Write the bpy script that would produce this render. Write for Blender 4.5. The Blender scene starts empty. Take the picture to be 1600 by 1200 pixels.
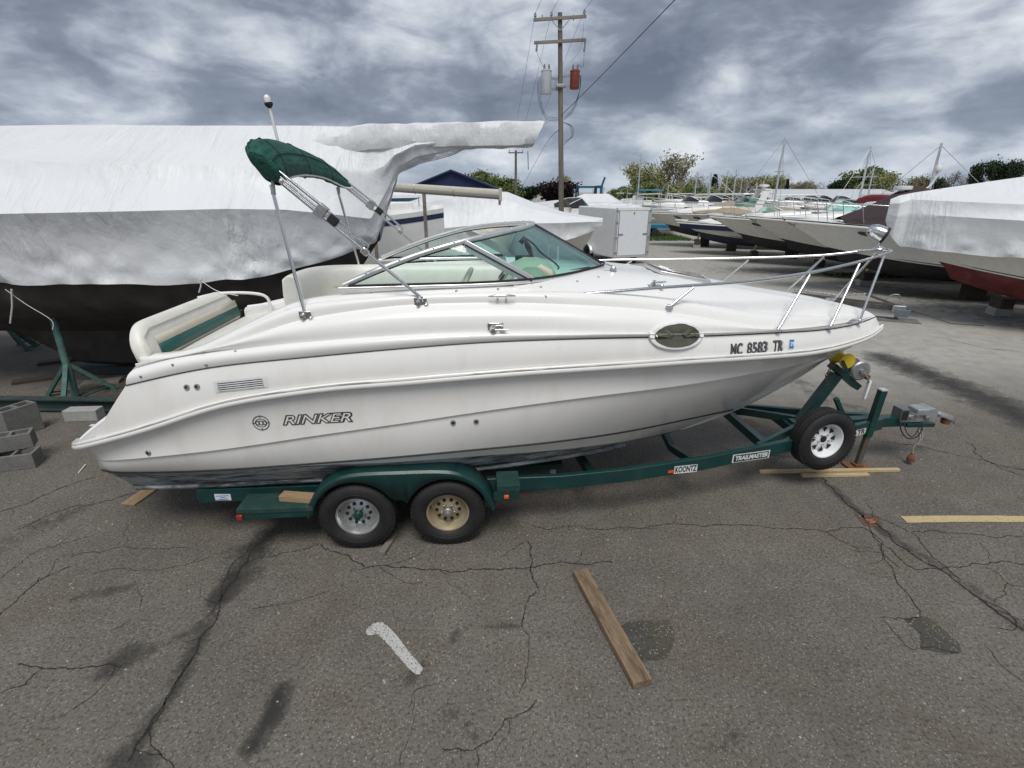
import bpy, math, random
import numpy as np
from mathutils import Vector, Matrix
from mathutils.bvhtree import BVHTree
R = math.radians
rng = random.Random(7)
scn = bpy.context.scene
COL = scn.collection

# ------------------------------------------------------------------ camera
CAM_H = 3.12; FPX = 800.0; TH = math.atan(300/800)      # focal length in photo pixels, pitch down
cam = bpy.data.cameras.new('camera'); camo = bpy.data.objects.new('camera', cam); COL.objects.link(camo)
camo.location = (0, 0, CAM_H); camo.rotation_euler = (math.pi/2 - TH, 0, 0)
cam.sensor_width = 36; cam.lens = 36*FPX/1600; cam.clip_start = .05; cam.clip_end = 6000
scn.camera = camo
scn.render.resolution_x = 1024; scn.render.resolution_y = 768
scn.view_settings.view_transform = 'Standard'; scn.view_settings.look = 'None'
scn.view_settings.gamma = 1; scn.view_settings.exposure = 0.68
scn.render.engine = 'CYCLES'

# ------------------------------------------------------------------ sky and sun
SUN_EL, SUN_AZ = R(60), R(176)            # azimuth from +Y towards +X
def nd(nt, typ, **kw):
    n = nt.nodes.new(typ)
    for k, v in kw.items():
        if k in n.inputs: n.inputs[k].default_value = v
        else: setattr(n, k, v)
    return n
def mth(nt, op, a, b=None, c=None, clamp=False):
    n = nt.nodes.new('ShaderNodeMath'); n.operation = op; n.use_clamp = clamp
    for i, x in enumerate((a, b, c)):
        if x is None: continue
        if isinstance(x, (int, float)): n.inputs[i].default_value = x
        else: nt.links.new(x, n.inputs[i])
    return n.outputs[0]
def mixc(nt, f, a, b, typ='MIX'):
    n = nt.nodes.new('ShaderNodeMix'); n.data_type = 'RGBA'; n.blend_type = typ
    for i, x in ((0, f), (6, a), (7, b)):
        if isinstance(x, (int, float)): n.inputs[i].default_value = x
        elif isinstance(x, (tuple, list)): n.inputs[i].default_value = (*x[:3], 1)
        else: nt.links.new(x, n.inputs[i])
    return n.outputs[2]
def ramp(nt, f, stops):
    n = nt.nodes.new('ShaderNodeValToRGB'); e = n.color_ramp.elements
    while len(e) < len(stops): e.new(.5)
    for k, (p, c) in enumerate(stops):
        e[k].position = p; e[k].color = (*c[:3], 1) if isinstance(c, (tuple, list)) else (c, c, c, 1)
    nt.links.new(f, n.inputs[0]); return n.outputs[0]
def noise(nt, vec, scale, detail=4, rough=.55, dist=0, out=0):
    n = nd(nt, 'ShaderNodeTexNoise'); n.inputs['Scale'].default_value = scale
    n.inputs['Detail'].default_value = detail; n.inputs['Roughness'].default_value = rough
    n.inputs['Distortion'].default_value = dist
    if vec is not None: nt.links.new(vec, n.inputs['Vector'])
    return n.outputs[out]

world = bpy.data.worlds.new('World'); scn.world = world; world.use_nodes = True
wt = world.node_tree; wt.nodes.clear()
tc = nd(wt, 'ShaderNodeTexCoord'); sp = nd(wt, 'ShaderNodeSeparateXYZ'); wt.links.new(tc.outputs['Generated'], sp.inputs[0])
zc = mth(wt, 'ADD', mth(wt, 'MAXIMUM', sp.outputs[2], 0.0), .33)
cb = nd(wt, 'ShaderNodeCombineXYZ')
wt.links.new(mth(wt, 'DIVIDE', sp.outputs[0], zc), cb.inputs[0]); wt.links.new(mth(wt, 'DIVIDE', sp.outputs[1], zc), cb.inputs[1])
mp = nd(wt, 'ShaderNodeMapping'); mp.inputs['Location'].default_value = (3.1, 1.7, 0); mp.inputs['Rotation'].default_value = (0, 0, R(-12))
wt.links.new(cb.outputs[0], mp.inputs[0]); cv = mp.outputs[0]
n1 = noise(wt, cv, 1.45, 5, .5, .15)          # cloud masses
mq = nd(wt, 'ShaderNodeMapping'); mq.inputs['Scale'].default_value = (1, 1, 2.3); wt.links.new(tc.outputs['Generated'], mq.inputs[0])
n2 = noise(wt, mq.outputs[0], 7.5, 9, .57, .25)            # billows
n3 = noise(wt, cv, .6, 2, .5)
cl = mth(wt, 'ADD', mth(wt, 'MULTIPLY', n1, .46), mth(wt, 'ADD', mth(wt, 'MULTIPLY', n2, .34), mth(wt, 'MULTIPLY', n3, .20)))
cloud = ramp(wt, cl, [(.375, (.53, .55, .575)), (.425, (.40, .43, .47)), (.475, (.255, .288, .34)), (.525, (.150, .176, .225)), (.60, (.095, .116, .158))])
sky = nd(wt, 'ShaderNodeTexSky'); sky.sky_type = 'NISHITA'; sky.sun_disc = False
sky.sun_elevation = SUN_EL; sky.sun_rotation = SUN_AZ; sky.air_density = 1.2; sky.dust_density = .6
skyc = mixc(wt, 1.0, sky.outputs[0], (.05, .05, .05), 'MULTIPLY')
gap = ramp(wt, noise(wt, cv, 1.7, 6, .55, .2), [(.60, 0.0), (.74, .7)])
tot = mixc(wt, gap, cloud, mixc(wt, .6, skyc, (.48, .50, .52)))
hz = ramp(wt, sp.outputs[2], [(.0, .45), (.06, .2), (.18, 0.0)])        # paler, smoother low down
tot = mixc(wt, hz, tot, (.31, .36, .42))
bg = nd(wt, 'ShaderNodeBackground'); wt.links.new(tot, bg.inputs[0]); bg.inputs[1].default_value = 1.0
wo = nd(wt, 'ShaderNodeOutputWorld'); wt.links.new(bg.outputs[0], wo.inputs[0])

sl = bpy.data.lights.new('sun', 'SUN'); sl.energy = 1.5; sl.angle = R(26); sl.color = (1, .965, .91)
so = bpy.data.objects.new('sun', sl); COL.objects.link(so)
sd = Vector((math.sin(SUN_AZ)*math.cos(SUN_EL), math.cos(SUN_AZ)*math.cos(SUN_EL), math.sin(SUN_EL)))
so.rotation_euler = sd.to_track_quat('Z', 'Y').to_euler(); so.location = (0, 0, 30)

# ------------------------------------------------------------------ pixels to directions
def ray(px, py):
    u = (px-800)/FPX; v = (py-600)/FPX
    return Vector((u, math.cos(TH)-v*math.sin(TH), -math.sin(TH)-v*math.cos(TH)))
def gnd(px, py, z=0.0):
    d = ray(px, py); t = (z-CAM_H)/d.z
    return Vector((d.x*t, d.y*t, z))
def aty(px, py, Y):
    d = ray(px, py); t = Y/d.y
    return Vector((d.x*t, Y, CAM_H+d.z*t))

# ------------------------------------------------------------------ materials
MATS = {}
def mat(name, col, rough=.5, metal=0., var=.12, scale=6., bump=0., bscale=40., coat=0., stretch=(1,1,1), dirt=None, dirt_amt=.0, dscale=2., spec=.5, bdist=.02):
    if name in MATS: return MATS[name]
    m = bpy.data.materials.new(name); m.use_nodes = True; nt = m.node_tree; nt.nodes.clear()
    o = nd(nt, 'ShaderNodeOutputMaterial'); p = nd(nt, 'ShaderNodeBsdfPrincipled'); nt.links.new(p.outputs[0], o.inputs[0])
    t = nd(nt, 'ShaderNodeTexCoord'); mpn = nd(nt, 'ShaderNodeMapping'); mpn.inputs['Scale'].default_value = stretch
    nt.links.new(t.outputs['Object'], mpn.inputs[0]); v = mpn.outputs[0]
    f = noise(nt, v, scale, 5, .6)
    c = mixc(nt, ramp(nt, f, [(.3, 0.), (.7, 1.)]), tuple(x*(1-var) for x in col), tuple(min(1, x*(1+var)) for x in col))
    if dirt:
        df = ramp(nt, noise(nt, v, dscale, 8, .68, .3), [(.5, 0.), (.75, dirt_amt)])
        c = mixc(nt, df, c, dirt)
    nt.links.new(c, p.inputs['Base Color'])
    rr = mth(nt, 'MULTIPLY_ADD', f, .16, rough-.08, clamp=True); nt.links.new(rr, p.inputs['Roughness'])
    p.inputs['Metallic'].default_value = metal; p.inputs['Coat Weight'].default_value = coat; p.inputs['Coat Roughness'].default_value = .08
    p.inputs['Specular IOR Level'].default_value = spec
    if bump:
        b = nd(nt, 'ShaderNodeBump'); b.inputs['Strength'].default_value = min(1, bump); b.inputs['Distance'].default_value = bdist
        nt.links.new(noise(nt, v, bscale, 6, .6), b.inputs['Height']); nt.links.new(b.outputs[0], p.inputs['Normal'])
    MATS[name] = m; return m
def glass(name, tint, refl=.9, dens=0.):
    m = bpy.data.materials.new(name); m.use_nodes = True; nt = m.node_tree; nt.nodes.clear()
    o = nd(nt, 'ShaderNodeOutputMaterial'); tr = nd(nt, 'ShaderNodeBsdfTransparent'); tr.inputs[0].default_value = (*tint, 1)
    gl = nd(nt, 'ShaderNodeBsdfGlossy'); gl.inputs['Roughness'].default_value = .03; gl.inputs['Color'].default_value = (refl,)*3+(1,)
    fr = nd(nt, 'ShaderNodeFresnel'); fr.inputs['IOR'].default_value = 1.5
    mx = nd(nt, 'ShaderNodeMixShader'); nt.links.new(fr.outputs[0], mx.inputs[0]); nt.links.new(tr.outputs[0], mx.inputs[1]); nt.links.new(gl.outputs[0], mx.inputs[2])
    nt.links.new(mx.outputs[0], o.inputs[0]); MATS[name] = m; return m

gel   = mat('gelcoat', (.83, .815, .78), .22, var=.02, scale=1.5, coat=.55, dirt=(.56,.53,.46), dirt_amt=.35, dscale=2.2, stretch=(1.2,1,.55))
gelup = mat('gelcoat_deck', (.85, .838, .81), .26, var=.02, scale=2, coat=.2, dirt=(.6,.58,.52), dirt_amt=.15, dscale=2)
white = mat('white_paint', (.78, .78, .77), .4, var=.04, dirt=(.5,.48,.43), dirt_amt=.25)
vinyl = mat('white_vinyl', (.76, .745, .69), .42, var=.04, scale=9, bump=.08, bscale=14, dirt=(.5,.47,.38), dirt_amt=.3, dscale=3)
beige = mat('beige_vinyl', (.60, .56, .46), .45, var=.06, bump=.08, bscale=20)
teal_v = mat('green_vinyl', (.012, .085, .075), .4, var=.1)
canvas = mat('green_canvas', (.010, .082, .060), .8, var=.3, scale=9, bump=1., bscale=11, stretch=(1,.3,1), bdist=.07)
chrome = mat('stainless', (.72, .72, .71), .16, 1, var=.05)
alu   = mat('aluminium', (.74, .745, .74), .38, .75, var=.06)
black = mat('black_rubber', (.018, .018, .019), .7, var=.3, bump=.1, bscale=60)
tyre_m = mat('tyre_rubber', (.011, .011, .012), .68, var=.25, scale=14, bump=.15, bscale=50, dirt=(.05,.047,.042), dirt_amt=.3, dscale=5)
dark  = mat('dark_void', (.012, .012, .012), .8)
tgreen = mat('trailer_green', (.0035, .040, .037), .42, var=.2, scale=4, bump=.05, bscale=60, coat=.1, dirt=(.055,.058,.046), dirt_amt=.5, dscale=5)
tgreen2 = mat('carpet_green', (.008, .044, .038), .85, var=.3, scale=40, bump=.4, bscale=160, dirt=(.10,.10,.085), dirt_amt=.4, dscale=6)
galv  = mat('galvanised', (.40, .41, .41), .5, .8, var=.2, scale=18, dirt=(.22,.14,.08), dirt_amt=.25, dscale=6)
rust  = mat('rust', (.17, .07, .035), .9, var=.35, scale=18, bump=.3)
conc  = mat('concrete', (.17, .166, .158), .9, var=.18, scale=10, bump=.5, bscale=60, dirt=(.16,.155,.14), dirt_amt=.6, dscale=4)
concl = mat('concrete_light', (.36, .36, .35), .9, var=.12, scale=10, bump=.45, bscale=60, dirt=(.2,.19,.17), dirt_amt=.4, dscale=4)
navy  = mat('navy_paint', (.012, .022, .07), .35, var=.1)
antif = mat('antifouling', (.026, .026, .028), .75, var=.35, scale=5, bump=.1, dirt=(.09,.085,.075), dirt_amt=.5, dscale=3)
orange = mat('orange_lens', (.65, .11, .02), .25, coat=.4)
redl  = mat('red_lens', (.35, .02, .015), .25, coat=.4)
ink   = mat('dark_lettering', (.045, .048, .052), .4, var=.1)
blue_s = mat('blue_sticker', (.02, .20, .52), .4)
plate_w = mat('plate_white', (.72, .73, .72), .45, dirt=(.4,.4,.38), dirt_amt=.3)
yellow_r = mat('yellow_roller', (.75, .52, .03), .45, var=.1)

def wood(name, a, b, rough=.8, sc=3., st=(.12, 1, 1)):
    m = bpy.data.materials.new(name); m.use_nodes = True; nt = m.node_tree; p = nt.nodes['Principled BSDF']
    t = nd(nt, 'ShaderNodeTexCoord'); mpn = nd(nt, 'ShaderNodeMapping'); mpn.inputs['Scale'].default_value = st
    nt.links.new(t.outputs['Object'], mpn.inputs[0]); v = mpn.outputs[0]
    g = noise(nt, v, sc*22, 6, .65, 1.2); l = noise(nt, v, sc*3.5, 4, .6, .5)
    c = mixc(nt, ramp(nt, mth(nt, 'ADD', mth(nt,'MULTIPLY',g,.5), mth(nt,'MULTIPLY',l,.5)), [(.36, 0.), (.62, 1.)]), a, b)
    nt.links.new(c, p.inputs['Base Color']); p.inputs['Roughness'].default_value = rough
    bm = nd(nt, 'ShaderNodeBump'); bm.inputs['Strength'].default_value = .5; bm.inputs['Distance'].default_value = .006
    nt.links.new(g, bm.inputs['Height']); nt.links.new(bm.outputs[0], p.inputs['Normal'])
    MATS[name] = m; return m
wood_old = wood('weathered_wood', (.075, .05, .033), (.30, .21, .13))
wood_new = wood('fresh_lumber', (.42, .30, .15), (.60, .47, .27), .7)
wood_grey = wood('grey_wood', (.12, .105, .09), (.27, .24, .205))
wood_dark = wood('dark_timber', (.03, .024, .02), (.09, .07, .055))
wood_ply = wood('plywood_scrap', (.24, .15, .08), (.42, .29, .17))
pole_w = wood('pole_wood', (.10, .085, .07), (.22, .195, .165), .9, 2., (1, 1, .06))

def bottom_paint():
    m = bpy.data.materials.new('worn_bottom_paint'); m.use_nodes = True; nt = m.node_tree; p = nt.nodes['Principled BSDF']
    t = nd(nt, 'ShaderNodeTexCoord'); mpn = nd(nt, 'ShaderNodeMapping'); mpn.inputs['Scale'].default_value = (.35, 1, 2.6)
    nt.links.new(t.outputs['Object'], mpn.inputs[0]); v = mpn.outputs[0]
    f = noise(nt, v, 4.2, 9, .72, .6); g = noise(nt, v, 22, 6, .7)
    s = mth(nt, 'ADD', mth(nt, 'MULTIPLY', f, .72), mth(nt, 'MULTIPLY', g, .28))
    c = ramp(nt, s, [(.38, (.012,.013,.015)), (.44, (.045,.052,.057)), (.49, (.17,.185,.19)), (.57, (.38,.40,.40)), (.66, (.10,.11,.12))])
    nt.links.new(c, p.inputs['Base Color']); p.inputs['Roughness'].default_value = .62
    b = nd(nt, 'ShaderNodeBump'); b.inputs['Strength'].default_value = .3; b.inputs['Distance'].default_value = .005
    nt.links.new(s, b.inputs['Height']); nt.links.new(b.outputs[0], p.inputs['Normal'])
    MATS['bottom'] = m; return m
bottom_m = bottom_paint()

def wrap_mat(name, col, trans=.0, wr=1., sc=1.0, rot=.5):
    """heat-shrunk white film: long diagonal wrinkles and fine crumple as relief"""
    m = bpy.data.materials.new(name); m.use_nodes = True; nt = m.node_tree; p = nt.nodes['Principled BSDF']
    t = nd(nt, 'ShaderNodeTexCoord'); v0 = t.outputs['Object']
    mpn = nd(nt, 'ShaderNodeMapping'); mpn.inputs['Rotation'].default_value = (0, rot, 0); mpn.inputs['Scale'].default_value = (5.5*sc, 1*sc, 1.0*sc)
    nt.links.new(v0, mpn.inputs[0])
    w = noise(nt, mpn.outputs[0], 1.6, 5, .55, .6)
    msk = ramp(nt, noise(nt, v0, .7*sc, 2, .5), [(.42, .05), (.60, 1.)])
    fine = noise(nt, v0, 5*sc, 6, .55, .8)
    h = mth(nt, 'ADD', mth(nt, 'MULTIPLY', mth(nt, 'MULTIPLY', w, msk), .9), mth(nt, 'MULTIPLY', fine, .20))
    b = nd(nt, 'ShaderNodeBump'); b.inputs['Strength'].default_value = min(1., .62*wr); b.inputs['Distance'].default_value = .10
    nt.links.new(h, b.inputs['Height']); nt.links.new(b.outputs[0], p.inputs['Normal'])
    dz = ramp(nt, noise(nt, v0, .9, 7, .65), [(.5, 0.), (.8, .35)])
    nt.links.new(mixc(nt, dz, col, tuple(x*.8 for x in col)), p.inputs['Base Color']); p.inputs['Roughness'].default_value = .38
    p.inputs['Specular IOR Level'].default_value = .35
    tl = nd(nt, 'ShaderNodeBsdfTranslucent'); tl.inputs[0].default_value = (*col, 1); mx = nd(nt, 'ShaderNodeMixShader'); mx.inputs[0].default_value = .12
    nt.links.new(b.outputs[0], tl.inputs['Normal']); nt.links.new(p.outputs[0], mx.inputs[1]); nt.links.new(tl.outputs[0], mx.inputs[2]); nt.links.new(mx.outputs[0], nt.nodes['Material Output'].inputs[0])
    MATS[name] = m; return m
wrap = wrap_mat('shrink_wrap', (.83, .845, .86))
wrap2 = wrap_mat('shrink_wrap_crumpled', (.84, .85, .855), wr=.75, sc=1.3, rot=1.2)
glass_t = glass('tinted_glass', (.66, .93, .885))
glass_side = glass('side_glass', (.82, .95, .91))
glass_dark = mat('dark_glass', (.02, .022, .022), .1, var=.1, coat=.6)
port_glass = mat('olive_glass', (.085, .082, .055), .14, var=.2, coat=.5)
lamp_glass = mat('frosted_lens', (.78, .78, .74), .2, coat=.4)

# ------------------------------------------------------------------ mesh builder
class MB:
    def __init__(s): s.v = []; s.f = []
    def add(s, vs, fs):
        k = len(s.v); s.v += [tuple(p) for p in vs]; s.f += [tuple(i+k for i in f) for f in fs]; return s
    def box(s, c, d, rot=None):
        x, y, z = d[0]/2, d[1]/2, d[2]/2
        M = rot if rot is not None else Matrix.Identity(3)
        vs = [Vector(c)+M@Vector(p) for p in ((-x,-y,-z),(x,-y,-z),(x,y,-z),(-x,y,-z),(-x,-y,z),(x,-y,z),(x,y,z),(-x,y,z))]
        return s.add(vs, ((0,3,2,1),(4,5,6,7),(0,1,5,4),(1,2,6,5),(2,3,7,6),(3,0,4,7)))
    def beam(s, a, b, w, h, up=(0,0,1)):
        a, b = Vector(a), Vector(b); d = (b-a).normalized(); u = Vector(up); sx = d.cross(u)
        if sx.length < 1e-4: sx = d.cross(Vector((1,0,0)))
        sx.normalize(); u = sx.cross(d).normalized()
        M = Matrix((d, sx, u)).transposed()
        return s.box((a+b)/2, ((b-a).length, w, h), M)
    def tube(s, path, r, n=8, cap=True, closed=False):
        P = [Vector(p) for p in path]; m = len(P); rr = r if isinstance(r, (list, tuple)) else [r]*m
        vs = []; prev = None
        for i, p in enumerate(P):
            if closed: t = P[(i+1) % m]-P[i-1]
            else: t = P[min(i+1, m-1)]-P[max(i-1, 0)]
            if t.length < 1e-9: t = Vector((0,0,1))
            t.normalize()
            if prev is None:
                a = t.cross(Vector((0,0,1)))
                if a.length < .05: a = t.cross(Vector((1,0,0)))
            else: a = prev - t*prev.dot(t)
            a.normalize(); prev = a; b = t.cross(a)
            for k in range(n):
                an = 2*math.pi*k/n; vs.append(p+(a*math.cos(an)+b*math.sin(an))*rr[i])
        fs = []
        for i in range(m if closed else m-1):
            j = (i+1) % m
            for k in range(n): fs.append((i*n+k, i*n+(k+1) % n, j*n+(k+1) % n, j*n+k))
        if cap and not closed: fs.append(tuple(range(n-1, -1, -1))); fs.append(tuple((m-1)*n+k for k in range(n)))
        return s.add(vs, fs)
    def cyl(s, a, b, r0, r1=None, n=12): return s.tube([a, b], [r0, r0 if r1 is None else r1], n)
    def lathe(s, c, axis, prof, n=24, ref=None):
        """prof: (radius, offset along axis)"""
        ax = Vector(axis).normalized(); a = ax.cross(Vector((0,0,1)))
        if a.length < .1: a = Vector((1,0,0))
        a.normalize(); b = ax.cross(a); c = Vector(c); vs = []; fs = []; m = len(prof)
        for r, o in prof:
            for k in range(n):
                an = 2*math.pi*k/n; vs.append(c+ax*o+(a*math.cos(an)+b*math.sin(an))*max(r, 1e-5))
        for i in range(m-1):
            for k in range(n): fs.append((i*n+k, i*n+(k+1) % n, (i+1)*n+(k+1) % n, (i+1)*n+k))
        return s.add(vs, fs)
    def loft(s, rows, flip=False, closed=False):
        n = len(rows[0]); vs = [p for r in rows for p in r]; fs = []
        for i in range(len(rows)-1 if not closed else len(rows)):
            i2 = (i+1) % len(rows)
            for k in range(n-1):
                q = (i*n+k, i*n+k+1, i2*n+k+1, i2*n+k); fs.append(q[::-1] if flip else q)
        return s.add(vs, fs)
    def prism(s, poly, a, b):
        """closed polygon (list of 3-vectors) extruded by the vector b-a"""
        d = Vector(b)-Vector(a); n = len(poly); vs = [Vector(p) for p in poly]+[Vector(p)+d for p in poly]
        fs = [tuple(range(n-1, -1, -1)), tuple(range(n, 2*n))]+[(i, (i+1) % n, n+(i+1) % n, n+i) for i in range(n)]
        return s.add(vs, fs)
    def ellipsoid(s, c, r, n=12, m=8, rot=None):
        c = Vector(c); M = rot if rot is not None else Matrix.Identity(3); rows = []
        for i in range(m+1):
            a = math.pi*i/m
            rows.append([c+M@Vector((r[0]*math.sin(a)*math.cos(2*math.pi*k/n), r[1]*math.sin(a)*math.sin(2*math.pi*k/n), r[2]*math.cos(a))) for k in range(n+1)])
        return s.loft(rows, True)
    def mirror(s):
        k = len(s.v); s.v += [(x, -y, z) for x, y, z in s.v]; s.f += [tuple(i+k for i in f[::-1]) for f in list(s.f)]; return s
    def build(s, name, m, parent=None, smooth=35, bevel=0, seg=2, merge=False, solid=0):
        me = bpy.data.meshes.new(name); me.from_pydata([tuple(p) for p in s.v], [], s.f); me.update()
        if merge:
            import bmesh
            bm = bmesh.new(); bm.from_mesh(me); bmesh.ops.remove_doubles(bm, verts=bm.verts, dist=.0008)
            bmesh.ops.recalc_face_normals(bm, faces=bm.faces); bm.to_mesh(me); bm.free()
        o = bpy.data.objects.new(name, me); COL.objects.link(o)
        if m: me.materials.append(m)
        if smooth:
            me.polygons.foreach_set('use_smooth', [True]*len(me.polygons)); me.set_sharp_from_angle(angle=R(smooth))
        if solid:
            sm = o.modifiers.new('solid', 'SOLIDIFY'); sm.thickness = solid; sm.offset = 0
        if bevel:
            bv = o.modifiers.new('bevel', 'BEVEL'); bv.width = bevel; bv.segments = seg; bv.limit_method = 'ANGLE'; bv.angle_limit = R(40)
        if parent: o.parent = parent
        return o
def tag(o, label=None, cat=None, group=None, kind=None):
    if label: o['label'] = label
    if cat: o['category'] = cat
    if group: o['group'] = group
    if kind: o['kind'] = kind
    return o
def thing(name, label, cat, loc=(0,0,0), rz=0, group=None):
    o = bpy.data.objects.new(name, None); COL.objects.link(o); o.location = loc; o.rotation_euler = (0, 0, rz); o.empty_display_size = .3
    return tag(o, label, cat, group)
def copy_tree(o, parent=None):
    c = o.copy(); COL.objects.link(c); c.parent = parent
    for ch in o.children: copy_tree(ch, c)
    return c
def text_geo(txt, size, shear=0, offset=0, ext=.001, space=1.0):
    cu = bpy.data.curves.new('t', 'FONT'); cu.body = txt; cu.size = size; cu.shear = shear; cu.offset = offset; cu.extrude = ext
    cu.align_x = 'CENTER'; cu.align_y = 'CENTER'; cu.space_character = space; cu.resolution_u = 3
    o = bpy.data.objects.new('t', cu); COL.objects.link(o)
    dg = bpy.context.evaluated_depsgraph_get(); dg.update(); me = bpy.data.meshes.new_from_object(o.evaluated_get(dg))
    vs = [v.co.copy() for v in me.vertices]; fs = [tuple(p.vertices) for p in me.polygons]
    bpy.data.objects.remove(o); bpy.data.meshes.remove(me); return vs, fs
def flat_text(txt, c, T, U, size, m, parent, name='lettering', shear=0, offset=0, sx=1., ext=.001, space=1.):
    """text on a flat face: c centre, T reading direction, U up"""
    c, T, U = Vector(c), Vector(T).normalized(), Vector(U).normalized(); N = T.cross(U)
    vs, fs = text_geo(txt, size, shear, offset, ext, space)
    return MB().add([c+T*v.x*sx+U*v.y+N*v.z for v in vs], fs).build(name, m, parent, smooth=0)
def smooth_path(pts, n=6):
    """Catmull-Rom through points"""
    P = [Vector(p) for p in pts]; out = []
    for i in range(len(P)-1):
        a, b, c, d = P[max(i-1, 0)], P[i], P[i+1], P[min(i+2, len(P)-1)]
        for k in range(n):
            t = k/n
            out.append(.5*((2*b)+(c-a)*t+(2*a-5*b+4*c-d)*t*t+(3*b-a-3*c+d)*t**3))
    return out+[P[-1]]
def vnoise(P, f, seed=0):
    """value noise on an array of points"""
    P = np.asarray(P)*f; I = np.floor(P).astype(int); Fr = P-I; Fr = Fr*Fr*(3-2*Fr); out = 0
    def h(i, j, k):
        n = (i*374761393+j*668265263+k*1274126177+seed*974711) & 0x7fffffff
        n = (n ^ (n >> 13))*1274126177 & 0x7fffffff; return ((n ^ (n >> 16)) & 0xffff)/65535.
    for a in (0, 1):
        for b in (0, 1):
            for c in (0, 1):
                w = (Fr[..., 0] if a else 1-Fr[..., 0])*(Fr[..., 1] if b else 1-Fr[..., 1])*(Fr[..., 2] if c else 1-Fr[..., 2])
                out = out+w*h(I[..., 0]+a, I[..., 1]+b, I[..., 2]+c)
    return out*2-1
# ------------------------------------------------------------------ ground
def seg_dist(X, Y, pts):
    D = np.full(X.shape, 1e9)
    for (ax, ay), (bx, by) in zip(pts[:-1], pts[1:]):
        dx, dy = bx-ax, by-ay; L = dx*dx+dy*dy+1e-12
        t = np.clip(((X-ax)*dx+(Y-ay)*dy)/L, 0, 1); D = np.minimum(D, np.hypot(X-ax-t*dx, Y-ay-t*dy))
    return D
def gp(pts): return [tuple(gnd(*p)[:2]) for p in pts]
def axis(lo, hi, step, far_lo, far_hi):
    a = list(np.arange(lo, hi+1e-6, step)); s = step
    while a[-1] < far_hi: s *= 1.25; a.append(a[-1]+s)
    s = step; b = []
    x = lo
    while x > far_lo: s *= 1.25; x -= s; b.append(x)
    return np.array(b[::-1]+a)
gx = axis(-7.5, 9, .07, -1500, 1500); gy = axis(1.2, 9.5, .07, -200, 3500)
X, Y = np.meshgrid(gx, gy)
stain_shade = np.zeros_like(X); dry = np.zeros_like(X)
def add_stain_shade(pts, w, a):
    global stain_shade
    stain_shade = np.maximum(stain_shade, a*np.exp(-(seg_dist(X, Y, gp(pts))/w)**2))
add_stain_shade([(415,840),(375,890),(345,935)], .13, .95); add_stain_shade([(345,935),(310,1000),(270,1080),(230,1140),(195,1195)], .07, .75)
add_stain_shade([(400,850),(370,905)], .25, .55)
add_stain_shade([(440,1075),(420,1130),(395,1165)], .075, 1.0); add_stain_shade([(200,1020),(175,1045)], .10, .85); add_stain_shade([(190,1185),(215,1198)], .10, .9)
add_stain_shade([(300,985),(215,1025)], .06, .45); add_stain_shade([(0,850),(120,800)], .22, .4); add_stain_shade([(120,935),(210,915)], .07, .5)
add_stain_shade([(1290,755),(1360,815),(1420,858),(1500,905),(1600,985)], .07, .6)
add_stain_shade([(1385,560),(1480,598),(1600,650),(1700,690)], .48, .95); add_stain_shade([(1150,560),(1250,600),(1330,640)], .35, .4); add_stain_shade([(1330,625),(1420,690),(1600,780)], .10, .25)
add_stain_shade([(640,1060),(660,1040)], .08, .6); add_stain_shade([(705,1005),(712,985),(770,982),(815,980)], .03, .55); add_stain_shade([(700,1110),(730,1140),(765,1160)], .05, .5)
add_stain_shade([(1110,1165),(1150,1150)], .10, .35); add_stain_shade([(845,975),(870,985)], .07, .4); add_stain_shade([(1400,1125),(1600,1110)], .08, .25)
add_stain_shade([(560,640),(1150,640)], .5, .35); add_stain_shade([(150,600),(330,640)], .9, .5)  # shade beside the cruiser and under the yacht, painted into the asphalt
add_stain_shade([(1130,420),(1290,430),(1480,470),(1600,500)], 1.6, .6)  # painted shade on the ground below the row of laid-up hulls
dry = np.clip((Y-6.8)/3, 0, 1)*np.clip((X-1.0)/3, 0, 1)
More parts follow.
